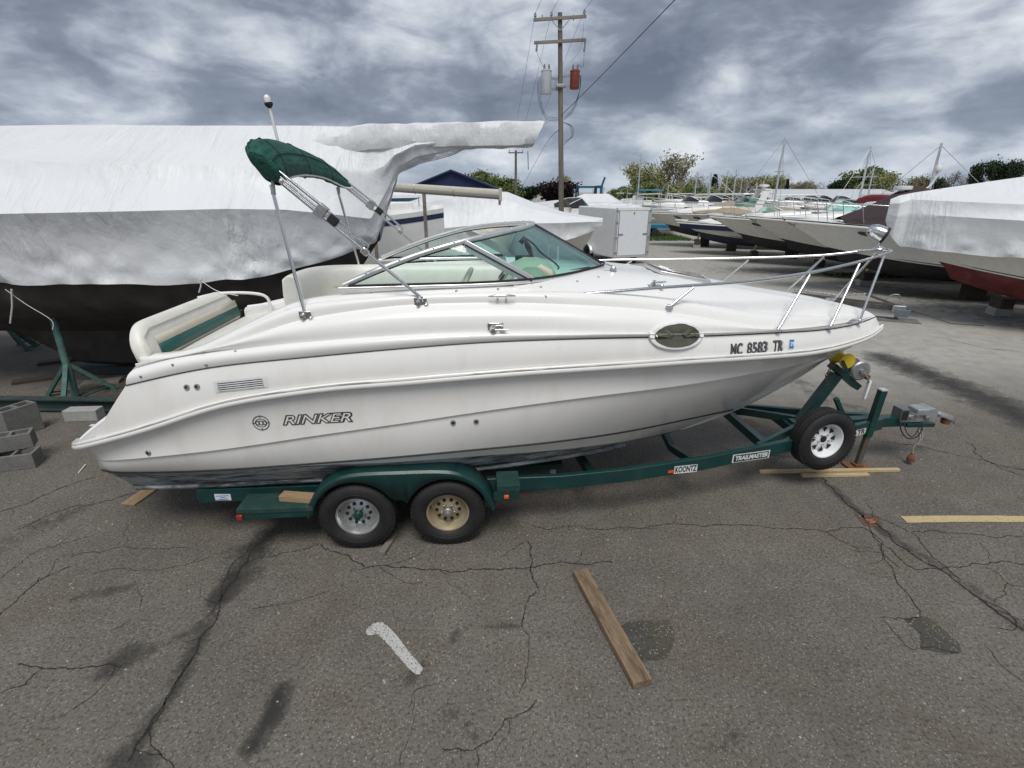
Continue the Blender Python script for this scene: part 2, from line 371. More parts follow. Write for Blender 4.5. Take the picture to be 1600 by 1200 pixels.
# a very slight unevenness of the lot
Z = np.where((np.abs(X) < 12) & (Y < 14), .004*np.sin(X*1.3+.6*Y)*np.sin(.9*Y), 0)*0
ny, nx = X.shape
gv = np.stack([X, Y, Z], -1).reshape(-1, 3)
idx = np.arange(nx*ny).reshape(ny, nx)
gf = np.stack([idx[:-1, :-1], idx[:-1, 1:], idx[1:, 1:], idx[1:, :-1]], -1).reshape(-1, 4)
gme = bpy.data.meshes.new('ground'); gme.from_pydata(gv.tolist(), [], gf.tolist())
for nm, arr in (('stain_shade', stain_shade), ('dry', dry)):
    at = gme.attributes.new(nm, 'FLOAT', 'POINT'); at.data.foreach_set('value', arr.reshape(-1).astype(np.float32))
def asphalt(name, base_a, base_b, attr=True, fleck=.27):
    m = bpy.data.materials.new(name); m.use_nodes = True; nt = m.node_tree; p = nt.nodes['Principled BSDF']
    v = nd(nt, 'ShaderNodeTexCoord').outputs['Object']
    big = noise(nt, v, .55, 6, .6, .3); mid = noise(nt, v, 3.2, 6, .62); fin = noise(nt, v, 42, 4, .75)
    c = mixc(nt, ramp(nt, mth(nt, 'ADD', mth(nt, 'MULTIPLY', big, .6), mth(nt, 'MULTIPLY', mid, .4)), [(.36, 0.), (.64, 1.)]), base_a, base_b)
    c = mixc(nt, ramp(nt, noise(nt, v, 1.1, 5, .65, .5), [(.52, 0.), (.72, .6)]), c, (.125, .105, .068))      # mossy brown tint
    c = mixc(nt, ramp(nt, fin, [(.36, .75), (.52, 0.)]), c, (.035, .033, .030))
    vo = nd(nt, 'ShaderNodeTexVoronoi'); vo.inputs['Scale'].default_value = 56; nt.links.new(v, vo.inputs['Vector'])
    sr = nd(nt, 'ShaderNodeSeparateColor'); nt.links.new(vo.outputs['Color'], sr.inputs[0])
    stone = mth(nt, 'MULTIPLY', ramp(nt, vo.outputs['Distance'], [(.18, 1.), (.42, 0.)]), ramp(nt, sr.outputs[0], [(.50, 0.), (.62, fleck), (1., min(1., fleck*1.9))]))
    c = mixc(nt, stone, c, mixc(nt, sr.outputs[1], (.40, .395, .375), (.46, .40, .35)))
    vo2 = nd(nt, 'ShaderNodeTexVoronoi'); vo2.inputs['Scale'].default_value = 13; nt.links.new(v, vo2.inputs['Vector'])
    s2 = nd(nt, 'ShaderNodeSeparateColor'); nt.links.new(vo2.outputs['Color'], s2.inputs[0])
    st2 = mth(nt, 'MULTIPLY', ramp(nt, vo2.outputs['Distance'], [(.07, 1.), (.12, 0.)]), ramp(nt, s2.outputs[0], [(.88, 0.), (.90, .7)]))
    c = mixc(nt, st2, c, (.5, .49, .46))
    if attr:
        a = nd(nt, 'ShaderNodeAttribute'); a.attribute_name = 'stain_shade'
        d = nd(nt, 'ShaderNodeAttribute'); d.attribute_name = 'dry'
        br = noise(nt, v, 4., 8, .72, .4)
        fb = noise(nt, v, 24, 5, .7); brk = mth(nt, 'MULTIPLY_ADD', mth(nt, 'ADD', mth(nt, 'MULTIPLY', br, .65), mth(nt, 'MULTIPLY', fb, .35)), 2.4, -1.2)
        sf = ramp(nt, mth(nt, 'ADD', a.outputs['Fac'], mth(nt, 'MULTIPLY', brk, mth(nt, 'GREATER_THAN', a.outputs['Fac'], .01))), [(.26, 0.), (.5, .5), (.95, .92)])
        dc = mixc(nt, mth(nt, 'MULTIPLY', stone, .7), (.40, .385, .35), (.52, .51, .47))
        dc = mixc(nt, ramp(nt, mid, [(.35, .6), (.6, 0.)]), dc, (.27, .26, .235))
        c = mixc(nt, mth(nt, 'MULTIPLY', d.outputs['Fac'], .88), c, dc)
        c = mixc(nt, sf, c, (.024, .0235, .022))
        nt.links.new(mth(nt, 'MULTIPLY_ADD', sf, -.22, .88), p.inputs['Roughness'])
    else: p.inputs['Roughness'].default_value = .88
    nt.links.new(c, p.inputs['Base Color']); p.inputs['Specular IOR Level'].default_value = .3
    b = nd(nt, 'ShaderNodeBump'); b.inputs['Strength'].default_value = .8; b.inputs['Distance'].default_value = .006
    nt.links.new(mth(nt, 'ADD', mth(nt, 'MULTIPLY', fin, .6), mth(nt, 'MULTIPLY', stone, .6)), b.inputs['Height']); nt.links.new(b.outputs[0], p.inputs['Normal'])
    return m
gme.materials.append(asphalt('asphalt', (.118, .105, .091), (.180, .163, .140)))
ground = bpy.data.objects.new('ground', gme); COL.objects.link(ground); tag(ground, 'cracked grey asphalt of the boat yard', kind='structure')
patch_m = asphalt('asphalt_patch', (.05, .048, .043), (.085, .08, .07), False, .35)
crack_m = mat('crack_dark', (.022, .021, .019), .95)
def crack(pts, w=.010, seed=0, jit=.018):
    r = random.Random(seed); P = [Vector((*p, 0)) for p in gp(pts)]
    for it in range(5):                                    # midpoint displacement
        Q = [P[0]]
        for a, b in zip(P[:-1], P[1:]):
            d = b-a; L = d.length
            if L > .018:
                nrm = Vector((-d.y, d.x, 0)); Q.append((a+b)/2+nrm*r.uniform(-.13, .13))
            Q.append(b)
        P = Q
    vs = []; fs = []; tot = sum((b-a).length for a, b in zip(P[:-1], P[1:]))
    def ribbon(P, w):
      for i, p in enumerate(P):
        t = (P[min(i+1, len(P)-1)]-P[max(i-1, 0)]).normalized(); n = Vector((-t.y, t.x, 0))
        ww = w*r.uniform(.35, 1.3)*(.35 if i in (0, len(P)-1) else 1)
        vs.extend([p+n*ww*r.uniform(.3,.7)+Vector((0,0,.004)), p-n*ww*r.uniform(.3,.7)+Vector((0,0,.004))]); k = len(vs)//2-1
        if i: fs.append((2*k-2, 2*k-1, 2*k+1, 2*k))
    ribbon(P, w)
    for q in range(int(tot*1.6)):                          # hairline side branches
        i = r.randrange(1, len(P)-1); d = (P[i+1]-P[i-1]).normalized(); a = math.atan2(d.y, d.x)+r.choice((1,-1))*r.uniform(.5,1.3); B = [P[i]]; L = r.uniform(.1,.55)
        while L > 0: a += r.uniform(-.45,.45); s = r.uniform(.012,.03); L -= s; B.append(B[-1]+Vector((math.cos(a)*s, math.sin(a)*s, 0)))
        if len(B) > 3: ribbon(B, w*r.uniform(.3,.55))
    MB().add(vs, fs).build('crack', crack_m, ground, smooth=0)
CR = [([(500,850),(545,868),(571,888),(640,888),(703,895),(764,889),(829,887),(900,882),(959,879)], .014),
 ([(825,845),(829,887),(842,920)], .016), ([(838,925),(822,942),(815,975),(818,985)], .011), ([(818,985),(828,1010),(825,1040),(812,1085)], .007),
 ([(838,1093),(815,1115),(788,1125),(770,1155),(740,1174),(690,1170)], .010), ([(744,1172),(746,1199)], .008), ([(545,893),(571,888)], .006),
 ([(410,845),(375,890),(345,935),(310,1000),(270,1080),(230,1140),(200,1190)], .018), ([(395,850),(350,910),(330,960)], .010), ([(300,1030),(255,1110),(225,1150)], .010),
 ([(1240,715),(1282,745),(1340,800),(1400,850),(1470,890),(1530,935),(1600,985)], .020), ([(1340,800),(1430,835),(1500,905)], .009),
 ([(1050,818),(1100,823),(1150,820),(1220,826),(1290,832),(1350,825),(1380,848),(1392,885),(1420,930),(1440,962)], .010), ([(1290,832),(1330,850),(1345,865)], .006),
 ([(1360,830),(1400,868),(1430,890),(1470,890),(1520,880),(1600,882)], .012), ([(1425,832),(1500,834),(1600,838)], .009),
 ([(1540,885),(1580,915),(1600,918)], .007), ([(1575,910),(1572,930),(1555,942)], .006), ([(1330,860),(1380,865),(1410,890)], .006),
 ([(1375,965),(1400,968),(1440,963)], .008), ([(1380,968),(1415,1010),(1430,1016),(1500,1020)], .006), ([(1540,1010),(1600,1068)], .006),
 ([(26,1039),(66,1045),(110,1046),(144,1041),(190,1043)], .012), ([(66,1045),(40,1070),(0,1085)], .010), ([(0,962),(22,943),(60,905),(110,885)], .011),
 ([(144,897),(245,892),(330,870)], .006), ([(394,951),(455,943),(512,925)], .007), ([(175,985),(205,968)], .006), ([(216,920),(218,950)], .006),
 ([(640,1105),(648,1080),(675,1072)], .007), ([(648,1085),(640,1150),(625,1200)], .005), ([(830,820),(855,828),(905,822),(960,826),(1050,818)], .009),
 ([(110,870),(200,855),(300,858)], .007), ([(0,905),(60,860),(150,835)], .007), ([(380,880),(460,862),(500,850)], .008),
 ([(1480,530),(1540,545),(1600,550)], .015), ([(1380,690),(1450,700),(1600,735)], .012), ([(1510,690),(1560,730),(1600,745)], .012), ([(1130,700),(1240,715)], .012), ([(0,800),(80,770),(150,745)], .012), ([(20,830),(120,790),(230,765)], .010)]
for i, (p, w) in enumerate(CR): crack(p, w*.8, 100+i)
def sheet(name, pts, m, z, jit=.02, sub=6, seed=1, parent=ground):
    r = random.Random(seed); G = gp(pts); out = []
    for a, b in zip(G, G[1:]+G[:1]):
        for k in range(sub):
            t = k/sub; out.append((a[0]+(b[0]-a[0])*t+r.uniform(-jit, jit), a[1]+(b[1]-a[1])*t+r.uniform(-jit, jit), z))
    return MB().add(out, [tuple(range(len(out)))]).build(name, m, parent, smooth=0)
sheet('asphalt_patch', [(962,985),(980,972),(1045,970),(1054,990),(1050,1015),(1038,1032),(1000,1033),(985,1010)], patch_m, .004, .006, seed=3)
sheet('asphalt_patch', [(1410,966),(1448,963),(1475,985),(1500,1008),(1502,1020),(1480,1022),(1440,1014),(1438,990)], patch_m, .004, .006, seed=4)
def worn_paint(name, col, thr):
    m = bpy.data.materials.new(name); m.use_nodes = True; nt = m.node_tree; p = nt.nodes['Principled BSDF']
    v = nd(nt, 'ShaderNodeTexCoord').outputs['Object']
    f = ramp(nt, noise(nt, v, 85, 4, .7), [(thr-.06, 0.), (thr+.05, 1.)])
    nt.links.new(mixc(nt, f, (.12, .115, .105), col), p.inputs['Base Color']); p.inputs['Roughness'].default_value = .85
    return m
sheet('painted_line', [(571,986),(582,975),(597,972),(612,985),(662,1045),(655,1055),(646,1053),(592,992),(574,993)], worn_paint('worn_white_paint', (.46,.46,.445), .44), .004, .004, seed=5)
sheet('painted_line', [(1407,807),(1480,806),(1560,806),(1600,807),(1640,808),(1640,817),(1600,816),(1500,816),(1418,817)], worn_paint('worn_yellow_paint', (.52,.40,.21), .40), .004, .003, seed=6)
# rusted survey plates let into the asphalt
for q, s in (([(1338,805),(1372,806),(1380,823),(1350,822)], 8), ([(1155,656),(1175,655),(1190,667),(1165,667)], 9)):
    pl = sheet('marker_plate', q, mat('marker_rust', (.11,.065,.045), .9, var=.35, scale=20), .004, .003, 3, s)
for q, s in (([(1352,812),(1364,813),(1363,815),(1353,814)], 11), ([(1358,816),(1368,815),(1367,818),(1359,818)], 12)):
    sheet('sprayed_mark', q, mat('spray_orange', (.45,.14,.05), .9), .008, .003, 3, s)
# loose pebbles
r = random.Random(5); mb = MB()
for i in range(700):
    x = r.uniform(-6, 7); y = r.uniform(1.4, 8.5); s = r.choice((.004,.005,.006,.009,.012))*r.uniform(.7,1.2)
    vs = [(x+s*math.cos(a)*r.uniform(.7,1.2), y+s*math.sin(a)*r.uniform(.7,1.2), .001) for a in (0,1.26,2.5,3.77,5.03)]+[(x, y, s*.9)]
    mb.add(vs, [(0,1,5),(1,2,5),(2,3,5),(3,4,5),(4,0,5)])
tag(mb.build('pebbles', mat('pebble', (.30,.29,.27), .9, var=.4, scale=60), smooth=0), 'scattered pale pebbles on the asphalt', 'pebbles', kind='stuff')
# ------------------------------------------------------------------ the white cruiser on its trailer (boat frame: x to bow, y to port, z up)
PSI = R(4); BO = Vector((0, 5.29, 0)); MB2W = Matrix.Translation(BO) @ Matrix.Rotation(PSI, 4, 'Z'); W2B = MB2W.inverted()
CAMB = W2B @ Vector((0, 0, CAM_H))
def bray(px, py): return (W2B.to_3x3() @ ray(px, py))
def un(px, py, b):                       # pixel on the vertical plane y = -b of the boat
    d = bray(px, py); t = (-b-CAMB.y)/d.y; return CAMB+d*t
def unz(px, py, z):
    d = bray(px, py); t = (z-CAMB.z)/d.z; return CAMB+d*t
class Row:
    def __init__(s, pts, sig=2.2):
        P = np.array(pts, float); t = np.r_[0, np.cumsum(np.linalg.norm(np.diff(P, axis=0), axis=1))]
        n = 240; T = np.linspace(0, t[-1], n)
        D = np.array([np.array(p) for p in smooth_path(pts, 24)]); dt = np.r_[0, np.cumsum(np.linalg.norm(np.diff(D, axis=0), axis=1))]
        Q = np.stack([np.interp(np.linspace(0, dt[-1], n), dt, D[:, k]) for k in range(3)], 1)
        if sig:
            k = np.exp(-.5*(np.arange(-18, 19)/(sig*3))**2); k /= k.sum()
            E = np.vstack([2*Q[0]-Q[18:0:-1], Q, 2*Q[-1]-Q[-2:-20:-1]])
            Q = np.stack([np.convolve(E[:, j], k, 'valid') for j in range(3)], 1)
        s.Q = Q
    def at(s, x):
        return np.stack([np.full_like(x, 0)+x, np.interp(x, s.Q[:, 0], s.Q[:, 1]), np.interp(x, s.Q[:, 0], s.Q[:, 2])], -1)
    def seg(s, x0=None, x1=None, n=70):
        x0 = s.Q[0, 0] if x0 is None else x0; x1 = s.Q[-1, 0] if x1 is None else x1
        u = np.linspace(0, 1, n); u = 1-(1-u)**1.5
        return s.at(x0+(x1-x0)*u)
def U(l): return [tuple(un(*p)) for p in l]
rail = Row([(-4.02,-.80,.975)]+U([(112,701,1.02),(139,694,1.17),(230,670,1.26),(327,637,1.29),(392,623,1.29),(522,605,1.29),(620,598,1.29),(800,583,1.29),(980,571,1.25),(1077,564,1.15),(1175,558,.98),(1272,550,.68),(1337,534,.36),(1367,521,.13)])+[(4.12,0,1.70)], 1.6)
seam = Row(U([(197,602,1.2),(327,574,1.24),(490,557,1.25),(620,545,1.25),(750,535,1.25),(875,530,1.25),(1000,527,1.2),(1099,525,1.06),(1211,520,.82),(1291,515,.52),(1340,506,.25)])+[(4.04,0,1.83)], 1.6)
crease = Row([(-3.9,-.8,.86)]+U([(132,722,1.03),(230,715,1.22),(360,701,1.255),(490,681,1.265),(620,663,1.265),(725,647,1.265),(860,628,1.25),(980,613,1.19),(1077,601,1.05),(1175,584,.82),(1256,568,.50)])+[(3.82,0,1.47)])
wl = Row([(-3.88,-.75,.73)]+U([(146,737,.97),(308,736,1.15),(490,724,1.19),(620,714,1.20),(725,704,1.18),(860,691,1.08),(980,674,.86),(1077,654,.50)])+[(2.62,0,.76)])
paint = Row([(-3.86,-.75,.725)]+U([(150,739,.96),(308,738,1.14),(490,727,1.18),(620,722,1.165),(725,714,1.12),(860,704,.97),(980,689,.66)])+[(2.0,0,.52)])
chine = Row([(-3.6,-.9,.55),(-2.87,-1.0,.60),(-1.92,-1.02,.63),(-1.15,-1.02,.65),(-.32,-.97,.665),(.32,-.82,.655),(1.0,-.5,.58),(1.75,0,.45)])
keel = Row([(-3.58,0,.27),(-1.9,0,.28),(0,0,.30),(1.0,0,.34),(1.4,0,.385),(1.84,0,.47),(2.32,0,.62),(2.7,0,.78),(3.01,0,.95),(3.35,0,1.16),(3.58,0,1.34),(3.82,0,1.47)], 0)
L2 = Row([(-3.15,-1.10,1.775)]+U([(285,556,1.16),(420,540,1.18),(500,533,1.2),(625,524,1.2),(750,519,1.2),(875,520,1.2)])+[(1.0,-1.185,1.995),(1.61,-1.05,1.955),(2.41,-.80,1.895),(3.13,-.49,1.85),(3.63,-.24,1.835),(4.02,0,1.84)], 1.2)
L3 = Row([(-3.14,-1.06,1.80),(-2.75,-1.12,1.84)]+U([(329,548,1.15),(407,520,1.13),(477,498,1.1),(594,480,1.08),(687,474,1.08),(812,473,1.08),(937,478,1.06),(1036,486,1.0),(1131,502,.9)])+[(2.41,-.785,1.905),(3.12,-.475,1.86),(3.62,-.23,1.842),(4.01,0,1.845)], 1.2)
L4 = Row([(-3.13,-1.02,1.81),(-2.72,-1.08,1.87),(-2.06,-1.05,2.17),(-1.76,-1.02,2.27),(-1.16,-1.0,2.31),(-.5,-1.0,2.335),(.17,-.98,2.335),(.75,-.93,2.31),(1.25,-.85,2.25),(1.85,-.74,2.14),(2.41,-.62,2.04),(3.1,-.38,1.94),(3.6,-.18,1.89),(4.0,0,1.85)], 1.5)
crown = Row([(-.05,0,2.45),(.5,0,2.43),(.97,0,2.405),(1.47,0,2.355),(2.48,0,2.19),(3.18,0,2.075),(3.6,0,1.98),(3.86,0,1.915),(4.0,0,1.855)], 1.0)
boat = thing('cabin_cruiser', 'white cabin cruiser with folded green bimini top, sitting on a green tandem trailer', 'boat', BO, PSI)
def between(A, B, n, bulge, up=.5):
    """rows from A to B with an outward (-y) and upward bulge"""
    out = []
    for i in range(n+1):
        t = i/n; P = A*(1-t)+B*t; k = 4*t*(1-t)*bulge
        tap = np.clip(np.abs(P[:, 1])/.25, 0, 1)
        P = P.copy(); P[:, 1] -= k*tap*(1-up*.5); P[:, 2] += k*tap*up
        P[:, 1] = np.minimum(P[:, 1], 0); out.append(P)
    return out
def shell(name, m, strips, flip=False, sm=30, merge=True):
    mb = MB()
    for rows in strips: mb.loft([[tuple(p) for p in r] for r in rows], flip)
    mb.mirror(); return mb.build(name, m, boat, sm, merge=merge)
N = 90
kx = keel.seg(-3.58, 2.0, N)
crease_in = crease.seg(n=N).copy(); crease_in[:, 1] = np.minimum(0, crease_in[:, 1]+.020); crease_in[:, 2] += .003
hull = shell('hull', gel, [between(paint.seg(n=N), wl.seg(n=N), 2, .0), between(wl.seg(n=N), crease_in, 6, .018, -.1), [crease_in, crease.seg(n=N)], between(crease.seg(n=N), rail.seg(n=N), 8, -.016, -.2)], sm=60, merge=False)
# forward underbody in white, between the end of the paint and the stem
bott = shell('hull_bottom', bottom_m, [between(kx, chine.seg(n=N), 3, -.012, .5), between(chine.seg(n=N), paint.seg(n=N), 2, .01, 0)], sm=24)
ff = MB(); a = keel.seg(2.0, 3.82, 40); b = np.vstack([wl.at(np.linspace(2.0, 2.62, 14)), np.linspace((2.66, 0, .785), (3.82, 0, 1.47), 26)])
# stem closing strip: from the stem line of the loft to the keel profile
def stemrow(k):
    P = keel.seg(1.98, 3.84, 50).copy(); w = .05*np.sin(np.linspace(0, math.pi, 50))**.6
    P[:, 1] = -w*k; P[:, 2] += k*.05; return P
ff.loft([[tuple(p) for p in stemrow(k)] for k in (0, .5, 1.)]).mirror().build('stem', gel, boat, 50, merge=True)
st = []
for nm, r_ in (('p', paint), ('w', wl), ('c', crease), ('r', rail)):
    q = r_.Q[0]; st.append([(q[0]-.02*(1-(y/q[1])**2)*0-.03*math.cos(y/q[1]*1.57), y, q[2]) for y in np.linspace(q[1], -q[1], 17)])
MB().loft(st, True).build('transom', gel, boat, 40)
MB().loft([[tuple(p) for p in [(chine.Q[0][0], y, .27+.28*abs(y)/.9) for y in np.linspace(-.9, .9, 17)]], st[0]], True).build('transom_bottom', bottom_m, boat, 40)
topside = shell('topside', gel, [between(rail.seg(-3.64, n=N), seam.seg(n=N), 6, .022, .15)], sm=30)
deck_side = shell('deck_side', gelup, [between(seam.seg(n=N), L2.seg(n=N), 6, .052, .5), between(L2.seg(n=N), L3.seg(n=N), 8, .056, .45), between(L3.seg(n=N), L4.seg(n=N), 6, .045, .7)], sm=60, merge=False)
# foredeck from the helm forward, coaming tops beside the cockpit
fore = shell('foredeck', gelup, [between(L4.seg(-.05, n=N), crown.seg(n=N), 8, .035, 1.6)], sm=40)
xs = np.linspace(-3.1, -.02, 50); A = L4.at(xs); wdt = np.clip(.14+.0*xs, 0, 1)
E1 = A.copy(); E1[:, 1] += .035; E1[:, 2] += .022
E2 = A.copy(); E2[:, 1] += .11; E2[:, 2] += .028
E3 = A.copy(); E3[:, 1] += .15; E3[:, 2] += .0
E4 = A.copy(); E4[:, 1] += .16; E4[:, 2] = 1.25
shell('cockpit_coaming', gelup, [[A, E1, E2, E3, E4]], sm=45)
mb = MB(); mb.box((-1.5, 0, 1.24), (3.2, 1.9, .03)); mb.build('cockpit_sole', mat('sole', (.55,.54,.49), .6), boat)
mb = MB(); mb.box((-.03, 0, 1.85), (.03, 1.76, 1.16)); mb.build('cabin_bulkhead', gelup, boat)
# stern: platform, corners and transom wall
rl = rail.at(np.linspace(-4.02, -3.15, 24)); pf = []
for k in np.linspace(1, -1, 13): pf.append([(p[0]-(.10*(1-k*k) if i < 6 else .10*(1-k*k)*max(0, 1-(i-6)/8)), p[1]*k, p[2]+.02+.0*(1-k*k)) for i, p in enumerate(rl)])
rim = [[(p[0], p[1], p[2]-.06) for p in pf[0]]]
MB().loft(rim+pf, True).build('swim_platform', gelup, boat, 40, merge=True)
ed = []
for (p, q, k) in [((-3.64, rail.at(np.array([-3.64]))[0][1], rail.at(np.array([-3.64]))[0][2]+.01), None, 0), ((-3.46,-1.205,1.36),None,0), ((-3.30,-1.20,1.55),None,0), ((-3.21, -1.2, seam.Q[0][2]),None,0), ((-3.2,-1.17,1.74),None,0), ((-3.15,-1.10,1.80),None,0), ((-3.10,-1.0,1.82),None,0)]:
    ed.append([(p[0]-.06*math.cos(s*1.5)**.5 if abs(s) < .99 else p[0]+.06, p[1]*s*.99, p[2]) for s in np.linspace(1, -1, 25)])
MB().loft(ed, True).build('stern_wall', gel, boat, 40)
# rub rail: white moulding with a raised lip
rr = [tuple(p) for p in rail.seg(n=130)]
mb = MB(); mb.tube([(x, y-.012, z) for x, y, z in rr], .030, 8); mb.tube([(x, y-.026, z+.034) for x, y, z in rr], .015, 6); mb.mirror()
mb.tube([(-4.02-.11*(1-k*k), rail.Q[0][1]*k, .975) for k in np.linspace(1, -1, 13)], .03, 8)
mb.build('rub_rail', gelup, boat, 60)
mb = MB(); mb.tube([(x, y-.004, z) for x, y, z in seam.seg(n=110)], .0048, 5).mirror(); mb.build('gunwale_seam', mat('seam_black', (.03,.03,.03), .6), boat, 60)
mb = MB(); mb.tube([(x, y-.004, z) for x, y, z in wl.seg(-3.8, 2.55, n=110)], .0095, 5).mirror(); mb.build('waterline_stripe', black, boat, 60)
# underwater strakes (the two ledges seen above the bunks)
mb = MB(); c_ = chine.seg(-3.58, 1.2, 60)
mb.tube([(x, y-.01, z-.01) for x, y, z in c_], .022, 5).mirror(); mb.build('chine_strake', bottom_m, boat, 30)

# BVH of the outside, for fittings
def bvh(objs):
    vs = []; fs = []
    for o in objs:
        k = len(vs); vs += [v.co.copy() for v in o.data.vertices]; fs += [tuple(i+k for i in p.vertices) for p in o.data.polygons]
    return BVHTree.FromPolygons(vs, fs)
BV = bvh([hull, topside, deck_side, fore, bpy.data.objects['cockpit_coaming']])
def hit(px, py):
    loc, nrm, i, d = BV.ray_cast(CAMB, bray(px, py).normalized())
    if loc is None: loc = un(px, py, 1.2); nrm = Vector((0, -1, 0))
    if nrm.dot(bray(px, py)) > 0: nrm = -nrm
    return loc, nrm
def conform(vs, C, T, Uv, off=.004):
    """lay (u, v, w) points on the near side of the hull around C"""
    out = []
    for v in vs:
        p = C+T*v[0]+Uv*v[1]; q, n, i, d = BV.ray_cast(Vector((p.x, -3, p.z)), Vector((0, 1, 0)))
        if q is None: q = p; n = Vector((0,-1,0))
        if n.y > 0: n = -n
        out.append(q+n*(off+max(v[2], 0)))
    return out
def frame_px(a, b):
    """centre, direction and up from two pixels of a text's base line"""
    A, B = hit(*a)[0], hit(*b)[0]; T = (B-A); T.y = 0; w = (B-A).length; T.normalize(); return (A+B)/2, T, Vector((-T.z, 0, T.x)), w
def hull_text(txt, a, b, size, m, name, shear=0, offset=0, off=.004, sx=None):
    C, T, Uv, w = frame_px(a, b); vs, fs = text_geo(txt, size, shear, offset, .0005)
    tw = max(v.x for v in vs)-min(v.x for v in vs); k = sx if sx else w/tw
    return MB().add(conform([(v.x*k, v.y, v.z+.0005) for v in vs], C, T, Uv, off), fs).build(name, m, boat, smooth=0)
hull_text('RINKER', (439,657.5), (550,651.5), .118, ink, 'maker_lettering', .32, .0065, .004)
hull_text('RINKER', (442,657.3), (547,651.7), .111, gel, 'lettering_inlay', .32, -.0005, .007)
for tx, a_, b_ in (('MC', (1141.5,547.5), (1159,546)), ('8583', (1168,545.5), (1197.5,543)), ('TR', (1207.5,542), (1222,541))):
    hull_text(tx, a_, b_, .135, ink, 'registration_number', .0, .004, .004)
    hull_text(tx, (a_[0]+1.5, a_[1]-.5), (b_[0]+1.5, b_[1]-.5), .135, mat('lettering_grey', (.20,.205,.215), .4), 'number_highlight', .0, -.004, .006)
C, T, Uv, w = frame_px((1232,538), (1241,537.5))
def quad_on(C, T, Uv, w, h, m, name, off=.004, n=4):
    g = [(-w/2+w*i/n, -h/2+h*j/n, 0) for j in range(n+1) for i in range(n+1)]
    f = [(j*(n+1)+i, j*(n+1)+i+1, (j+1)*(n+1)+i+1, (j+1)*(n+1)+i) for j in range(n) for i in range(n)]
    return MB().add(conform(g, C, T, Uv, off), f).build(name, m, boat, smooth=0)
quad_on(C, T, Uv, .066, .088, plate_w, 'sticker_border', .004); quad_on(C, T, Uv, .058, .078, blue_s, 'registration_sticker', .0055)
hull_text('29', (1234.3,538), (1239.7,537.5), .045, plate_w, 'sticker_number', 0, .002, .0075)
# compass-like emblem: two rings, spokes and an inner knot
C, T, Uv, w = frame_px((394,661), (422,660)); mb = MB()
def ring2(rx, ry, th, n=30, cx=0, cy=0):
    vs = []; fs = []
    for k in range(n):
        a_ = 2*math.pi*k/n
        for s in (1, 1-th): vs.append((cx+rx*s*math.cos(a_), cy+ry*s*math.sin(a_), 0))
        fs.append((2*k, 2*((k+1) % n), 2*((k+1) % n)+1, 2*k+1))
    mb.add(conform(vs, C, T, Uv, .004), fs)
ring2(.068, .068, .10); ring2(.048, .040, .12); ring2(.022, .022, .28); ring2(.017, .020, .3, 16, -.027, 0); ring2(.017, .020, .3, 16, .027, 0)
for a_ in range(4):
    ca, sa = math.cos(a_*1.5708), math.sin(a_*1.5708); l0, l1, hw = .048, .084, .004
    mb.add(conform([(ca*l0-sa*hw, sa*l0+ca*hw, 0), (ca*l0+sa*hw, sa*l0-ca*hw, 0), (ca*l1, sa*l1, 0)], C, T, Uv, .004), [(0,1,2)])
mb.build('hull_emblem', ink, boat, smooth=0)
# oval port
C, T, Uv, w = frame_px((1016,526), (1095,524)); w *= .97
def oval(rx, ry, p=2.0, n=40): return [(rx*math.copysign(abs(math.cos(a))**(2/p), math.cos(a)), ry*math.copysign(abs(math.sin(a))**(2/p), math.sin(a))) for a in [2*math.pi*k/n for k in range(n)]]
def oval_fit(rx, ry, m, name, off, hole=None):
    n = 40; o = oval(rx, ry); rings = [1, .9, .8, .4] if hole is None else [1, .99, .96, hole, hole-.01]
    hts = [off]*4 if hole is None else [0, off*.9, off, off, 0]
    vs = []; fs = []
    for q, h in zip(rings, hts): vs += [(x*q, y*q, h) for x, y in o]
    for i in range(len(rings)-1):
        for k in range(n): fs.append((i*n+k, i*n+(k+1) % n, (i+1)*n+(k+1) % n, (i+1)*n+k))
    if hole is None: fs.append(tuple(3*n+k for k in range(n)))
    return MB().add(conform(vs, C, T, Uv, .001), fs).build(name, m, boat, 40)
oval_fit(w*.54, .112, white, 'porthole', .026, .85); pg = oval_fit(w*.54*.86, .112*.84, port_glass, 'port_glass', .021)
# louvred engine vent
C, T, Uv, w = frame_px((335,605), (417,596)); quad_on(C, T, Uv, w, .092, plate_w, 'vent_plate', .004)
quad_on(C, T, Uv, w*.86, .072, black, 'vent_slot', .0055)
for k in range(5): quad_on(C+Uv*(-.032+.016*k), T, Uv, w*.87, .0085, plate_w, 'louvre', .010, 3)
# through-hull fittings
def disc_on(px, py, r_, m, name='drain_fitting', h=.012, hole=True):
    p, n = hit(px, py); mb = MB().lathe(p, n, [(r_, 0), (r_, h*.6), (r_*.85, h), (r_*.5, h), (r_*.48, h*.4), (0, h*.4)] if hole else [(r_, 0), (r_, h*.6), (r_*.7, h), (0, h)], 12)
    return mb.build(name, m, boat, 40)
for p in ((292,605), (308,604), (232,707), (708,660), (744,658)):
    disc_on(*p, .024, galv); disc_on(*p, .013, dark, 'fitting_bore', .016, False)
for p in ((220,588),(270,570),(322,570),(580,458),(713,455),(778,452),(845,449),(902,440),(935,433),(368,549),(317,550)): disc_on(*p, .011, galv, 'snap_stud', .008, False)
